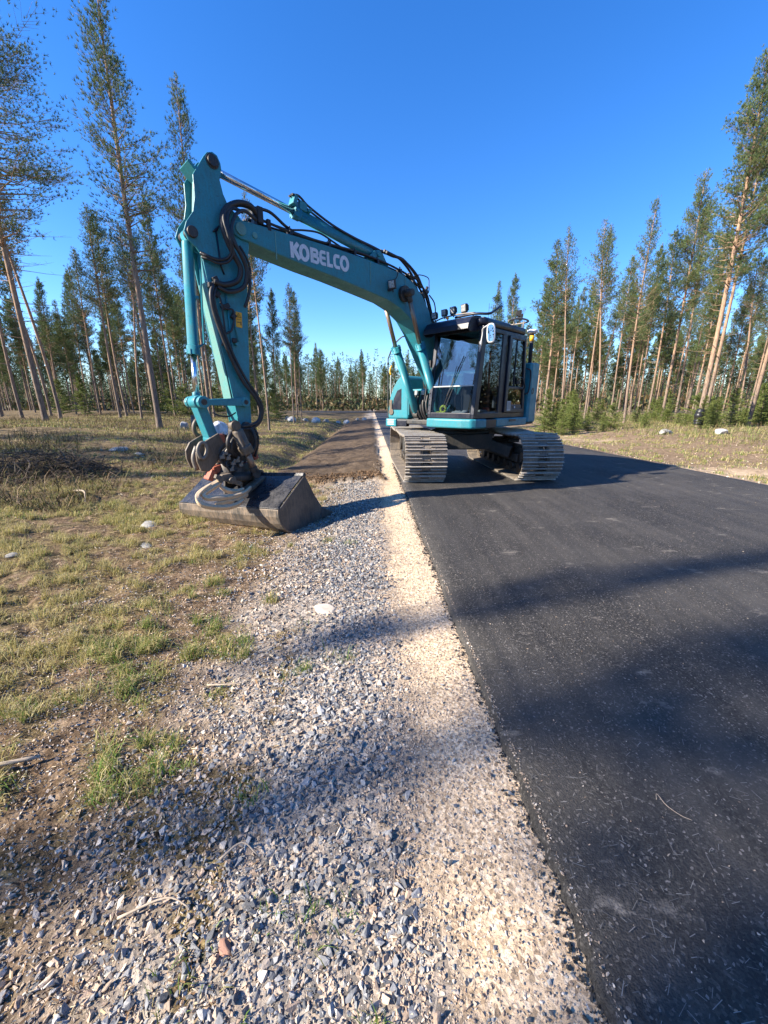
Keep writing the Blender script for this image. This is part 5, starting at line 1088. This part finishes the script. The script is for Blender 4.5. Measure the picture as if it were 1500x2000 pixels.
for k, (b, dz) in enumerate(((-.02, .0), (-.05, .025), (-.09, .01))):
    mb = MB(); mb.tube(smooth_path([(3.84, b, 3.83), (3.72, b, 3.83+dz), (3.58, b, 3.76+dz), (3.2, b, 3.655+dz), (2.8, b, 3.60+dz), (2.45, b, 3.575+dz), (2.2, b, 3.55+dz)], 6), .013, 7); U(mb, 'cylinder_hose', 'hose', 0, acb)
mb = MB(); mb.tube(smooth_path([(3.95, .03, 3.40), (3.7, .03, 3.46), (3.45, .0, 3.50), (3.2, -.02, 3.46), (3.0, -.03, 3.42)], 6), .012, 7); mb.tube(smooth_path([(4.4, .04, 3.50), (4.2, .03, 3.52), (4.0, .02, 3.44), (3.9, .0, 3.42)], 6), .018, 7); U(mb, 'boom_hose', 'hose', 0, boom)
cylinder('bucket_cylinder', (5.155, -.085, 3.06), (5.235, -.085, 1.86), (5.262, -.085, 1.335), .060, .034, pipe=(-.10, .05, 0))
cylinder('lift_cylinder', (.98, .195, 1.12), (1.60, .195, 2.30), (1.90, .195, 3.02), .072, .036, 'rod_brown', .06)
cylinder('lift_cylinder', (.98, -.365, 1.12), (1.60, -.365, 2.30), (1.90, -.365, 3.02), .072, .036, 'rod_brown', .06)
for b in (-.365, .195): mb = MB(); mb.cyl((.98, b-.06, 1.12), (.98, b+.06, 1.12), .07, n=18); mb.box((.90, b, 1.04), (.20, .12, .10)); U(mb, 'cylinder_foot', 'frame', .01)
# linkage
for b in (AB0-.045, AB1+.045):
    mb = MB(); mb.prism([(4.70, 1.335), (4.715, 1.375), (4.76, 1.39), (5.20, 1.365), (5.262, 1.405), (5.315, 1.38), (5.335, 1.335), (5.31, 1.285), (5.262, 1.265), (5.20, 1.30), (4.80, 1.29), (4.74, 1.285)], b-.020, b+.020); mb.cyl((5.262, b-.035, 1.335), (5.262, b+.035, 1.335), .068, n=20); mb.cyl((4.755, b-.03, 1.335), (4.755, b+.03, 1.335), .055, n=20)
    lk = U(mb, 'side_link', 'teal', .006); mb = MB(); mb.cyl((5.262, b-.042, 1.335), (5.262, b+.042, 1.335), .035, n=14); mb.cyl((4.755, b-.036, 1.335), (4.755, b+.036, 1.335), .028, n=14); U(mb, 'pin', 'dark_steel', .004, lk)
mb = MB(); mb.cyl((5.262, -.34, 1.335), (5.262, .12, 1.335), .04, n=14); mb.cyl((5.262, -.37, 1.335), (5.262, -.33, 1.335), .055, n=14); U(mb, 'link_pin', 'steel', .005)
mb = MB(); mb.bar((5.262, -.085, 1.335), (5.14, -.085, .90), .20, .115, up=(1, 0, 0)); mb.cyl((5.262, -.19, 1.335), (5.262, .02, 1.335), .075, n=18); mb.cyl((5.14, -.19, .90), (5.14, .02, .90), .07, n=18); U(mb, 'bucket_link', 'teal', .012)

# --- tiltrotator between arm and bucket
mb = MB(); hk = [(5.124,0.120,0.981),(5.058,0.120,0.856),(5.095,0.120,0.742),(5.188,0.120,0.628),(5.284,0.120,0.534),(5.376,0.120,0.557),(5.410,0.120,0.668),(5.409,0.120,0.769),(5.351,0.120,0.864),(5.252,0.120,0.916)]
mb.prism(xz(hk), .07, .11); mb.prism([(p[0], p[2]) for p in hk], -.27, -.23); hitch = U(mb, 'hitch_plate', 'brown_steel', .01)
mb = MB(); mb.tube(smooth_path([(c[0], .135, c[2]) for c in [(5.375,0.130,0.701),(5.398,0.130,0.798),(5.359,0.130,0.877),(5.308,0.130,0.873),(5.293,0.130,0.801),(5.326,0.130,0.721),(5.369,0.130,0.701)]], 5), .022, 9); mb.tube(smooth_path([(c[0], -.10, c[2]) for c in [(5.350,-0.100,0.541),(5.374,-0.100,0.686),(5.322,-0.100,0.822)]], 4), .03, 8); U(mb, 'hitch_hook', 'steel', 0, hitch)
mb = MB(); mb.tube(smooth_path([(c[0], -.30, c[2]) for c in [(5.114,-0.300,1.010),(5.155,-0.300,0.924),(5.228,-0.300,0.940),(5.256,-0.300,1.016),(5.227,-0.300,1.102),(5.162,-0.300,1.131),(5.106,-0.300,1.073)]], 5), .028, 9); mb.tube([(c[0], -.30, c[2]) for c in [(5.218,-0.300,1.077),(5.132,-0.300,0.960)]], .018, 6); U(mb, 'lifting_eye', 'brown_steel', 0, hitch)
mb = MB(); mb.box((4.93, -.08, .78), (.34, .34, .30), Matrix.Rotation(-.25, 3, 'Y')); mb.cyl((4.76, -.26, .96), (4.76, .10, .96), .10, n=20); mb.box((4.76, -.08, .86), (.20, .30, .26)); mb.cyl((5.0, -.27, .72), (5.0, .12, .72), .16, n=24)
rot = U(mb, 'tiltrotator_body', 'dark_steel', .015)
mb = MB(); mb.box((5.08, -.09, .56), (.26, .30, .10), Matrix.Rotation(.25, 3, 'Y')); mb.box((4.80, .06, .55), (.20, .10, .10)); mb.box((4.69, .02, .74), (.08, .10, .26), Matrix.Rotation(.35, 3, 'Y')); mb.box((5.24, .0, .48), (.07, .16, .14), Matrix.Rotation(-.5, 3, 'Y')); mb.box((5.10, .085, .90), (.10, .05, .14)); U(mb, 'rotator_housing', 'rust_red', .015, rot)
mb = MB(); mb.tube([(4.95, -.03, .40), (4.945, -.03, .46), (4.94, -.03, .50), (4.935, -.03, .60)], [.27, .27, .22, .20], 32); U(mb, 'rotor_ring', 'dark_steel', .006, rot)
tc_ = cylinder('tilt_cylinder', [(4.996,0.270,1.071)][0], [(4.863,0.260,0.741)][0], [(4.761,0.220,0.458)][0], .070, .040, 'rod_brown', .05, head='brown_steel')
for k, (pts, r) in enumerate((
 ([(4.851,0.120,1.048),(4.979,0.220,1.014),(5.074,0.260,0.932),(5.091,0.260,0.832),(5.044,0.220,0.746),(4.954,0.150,0.689)], .024), ([(4.814,0.120,1.028),(4.936,0.200,0.963),(5.032,0.240,0.886),(5.053,0.250,0.792),(5.001,0.200,0.710)], .018),
 ([(4.719,0.120,1.030),(4.700,0.160,0.937),(4.697,0.160,0.822),(4.745,0.140,0.721),(4.798,0.100,0.671)], .022), ([(4.680,0.100,1.047),(4.638,0.120,0.931),(4.651,0.120,0.790),(4.688,0.100,0.661)], .016), ([(5.058,0.200,0.825),(5.133,0.200,0.770),(5.178,0.200,0.690),(5.126,0.200,0.599),(5.012,0.150,0.569)], .014), ([(5.067,0.200,0.685),(5.120,0.220,0.625),(5.079,0.220,0.534),(4.993,0.200,0.534)], .012),
 ([(5.168,0.100,1.217),(5.103,0.150,1.182),(4.993,0.150,1.174),(4.890,0.100,1.213)], .008))):
    mb = MB(); P = smooth_path(pts, 6); mb.tube(P, [r*(1+.12*(i % 2)) for i in range(len(P))], 8); U(mb, 'rotator_hose', 'hose', 0, rot)
mb = MB()
for p in [(5.094,0.220,0.690),(5.038,0.220,0.623),(5.118,0.220,0.753),(4.984,0.220,0.649),(4.944,0.220,0.594),(5.160,0.220,0.708),(5.065,0.220,0.551)]: mb.cyl(p, (p[0]-.02, p[1]+.03, p[2]+.05), .018, .014, n=8); mb.box(p, (.05, .05, .035))
U(mb, 'hose_fitting', 'steel', .004, rot)
mb = MB()
for p in [(5.232,0.300,0.471),(5.112,0.300,0.443),(5.163,0.300,0.492)]: mb.box(p, (.09, .07, .06), Matrix.Rotation(random.random(), 3, 'Y')); 
p = [(5.136,0.340,0.445)][0]; mb.cyl((p[0], p[1]-.05, p[2]), (p[0], p[1]+.05, p[2]), .038, n=14); mb.cyl((p[0], p[1]+.05, p[2]), (p[0], p[1]+.06, p[2]), .018, n=8); mb.bar([(5.300,0.300,0.509)][0], [(5.004,0.300,0.378)][0], .06, .05); U(mb, 'gripper_mount', 'brown_steel', .01, rot)

# --- bucket, in its own frame
yaw = -.531; tilt = .08; W = 1.92; O = Vector((-1.106-1.6, 4.521-8.45, -.168))
w_ = Vector((math.cos(yaw)*math.cos(tilt), math.sin(yaw)*math.cos(tilt), math.sin(tilt))); p_ = Vector((-math.sin(yaw), math.cos(yaw), 0)); n_ = w_.cross(p_)
# local axes: x = p (away from the camera), y = -w (towards the left end), z = n
MBK = Matrix(((p_.x, -w_.x, n_.x, O.x), (p_.y, -w_.y, n_.y, O.y), (p_.z, -w_.z, n_.z, O.z), (0, 0, 0, 1)))
def K(mb, name, mat, bevel=0, parent=None, **k): mb.xf(MBK); return mb.build(name, M[mat], parent or EX, bevel, None, **k)
A_, B_, F_, E_ = (.33, .63), (-.16, .305), (.475, .348), (.72, .03)
curve = [(-.16, .305), (-.165, .22), (-.145, .14), (-.10, .07), (-.04, .02), (.03, .0), (.15, -.004), (.40, .004), (.72, .03)]
M['bucket'] = paint('scraped_bucket_steel', (.060, .060, .062), .36, (.27, .21, .15), .62, metal=.35, scale=5, bump=.35)
M['bucket_top'] = paint('dark_bucket_paint', (.016, .018, .024), .22, (.16, .15, .14), .5, metal=.1, scale=7, bump=.25)
M['bucket_shell'] = paint('dusty_bucket_shell', (.085, .078, .070), .40, (.34, .25, .17), .95, metal=.3, scale=4.5, bump=.35)
mb = MB(); mb.sheet(curve[::-1], .0, W, .022); bk = K(mb, 'bucket', 'bucket_shell', .004)
mb = MB(); side = [A_]+curve[:1]+curve[1:]+[(.60, .16), F_, (.40, .50)]
for y in (-.002, W-.020): mb = MB(); mb.prism(side, y, y+.022); K(mb, 'side_plate', 'bucket', .004, bk)
mb = MB(); mb.sheet([B_, A_], .021, W-.021, .018); mb.bar((-.155, 0, .313), (-.155, W, .313), .03, .018); K(mb, 'top_plate', 'bucket_top', .004, bk)
mb = MB(); mb.box((.325, W/2, .635), (.05, W+.01, .05), Matrix.Rotation(.58, 3, 'Y')); K(mb, 'top_beam', 'bucket_top', .008, bk)
mb = MB(); mb.box((.76, W/2, .033), (.17, W+.02, .022), Matrix.Rotation(-.05, 3, 'Y')); mb.prism([(.60, .16), (.84, .035), (.70, .02), (.5, .03)], -.014, -.003); K(mb, 'cutting_edge', 'bucket', .004, bk)
mb = MB()
for y in (W/2-.17, W/2+.17): mb.prism([(-.02, .40), (.02, .62), (.12, .70), (.30, .72), (.38, .64), (.30, .62)], y-.02, y+.02)
mb.cyl((.06, W/2-.22, .62), (.06, W/2+.22, .62), .04, n=16); mb.cyl((.32, W/2-.22, .66), (.32, W/2+.22, .66), .04, n=16); K(mb, 'bucket_lug', 'dark_steel', .006, bk)
# long pale bar and gripper tines lying on the bucket
mb = MB(); mb.bar([(5.184,0.400,0.190)][0], [(4.622,0.120,0.388)][0], .12, .055, up=(0, 0, 1)); U(mb, 'gripper_arm', 'brown_steel', .012, rot)
for k, (pts, r) in enumerate((
 ([(5.373,0.340,0.417),(5.484,0.380,0.380),(5.561,0.420,0.329),(5.547,0.460,0.252),(5.454,0.480,0.204),(5.295,0.480,0.168),(5.151,0.460,0.170),(5.040,0.420,0.200)], .030),
 ([(5.238,0.300,0.417),(5.386,0.360,0.374),(5.486,0.400,0.337),(5.467,0.440,0.299),(5.362,0.460,0.285),(5.193,0.440,0.272),(5.009,0.400,0.286),(4.896,0.340,0.324)], .027),
 ([(5.398,0.460,0.220),(5.271,0.440,0.224),(5.127,0.420,0.221),(4.963,0.380,0.250)], .024), ([(5.254,0.300,0.382),(5.194,0.360,0.333),(5.100,0.380,0.309),(5.000,0.360,0.316)], .028), ([(5.542,0.400,0.334),(5.442,0.360,0.388),(5.310,0.300,0.420),(5.226,0.280,0.449)], .030))):
    mb = MB(); P = smooth_path(pts, 6); mb.flat(P, [r*1.75*(1-.55*abs(2*i/len(P)-1)**3) for i in range(len(P))], .05, (.15, .5, 1)); U(mb, 'gripper_tine', 'horn', .008, rot)
print('objects', len(bpy.data.objects))
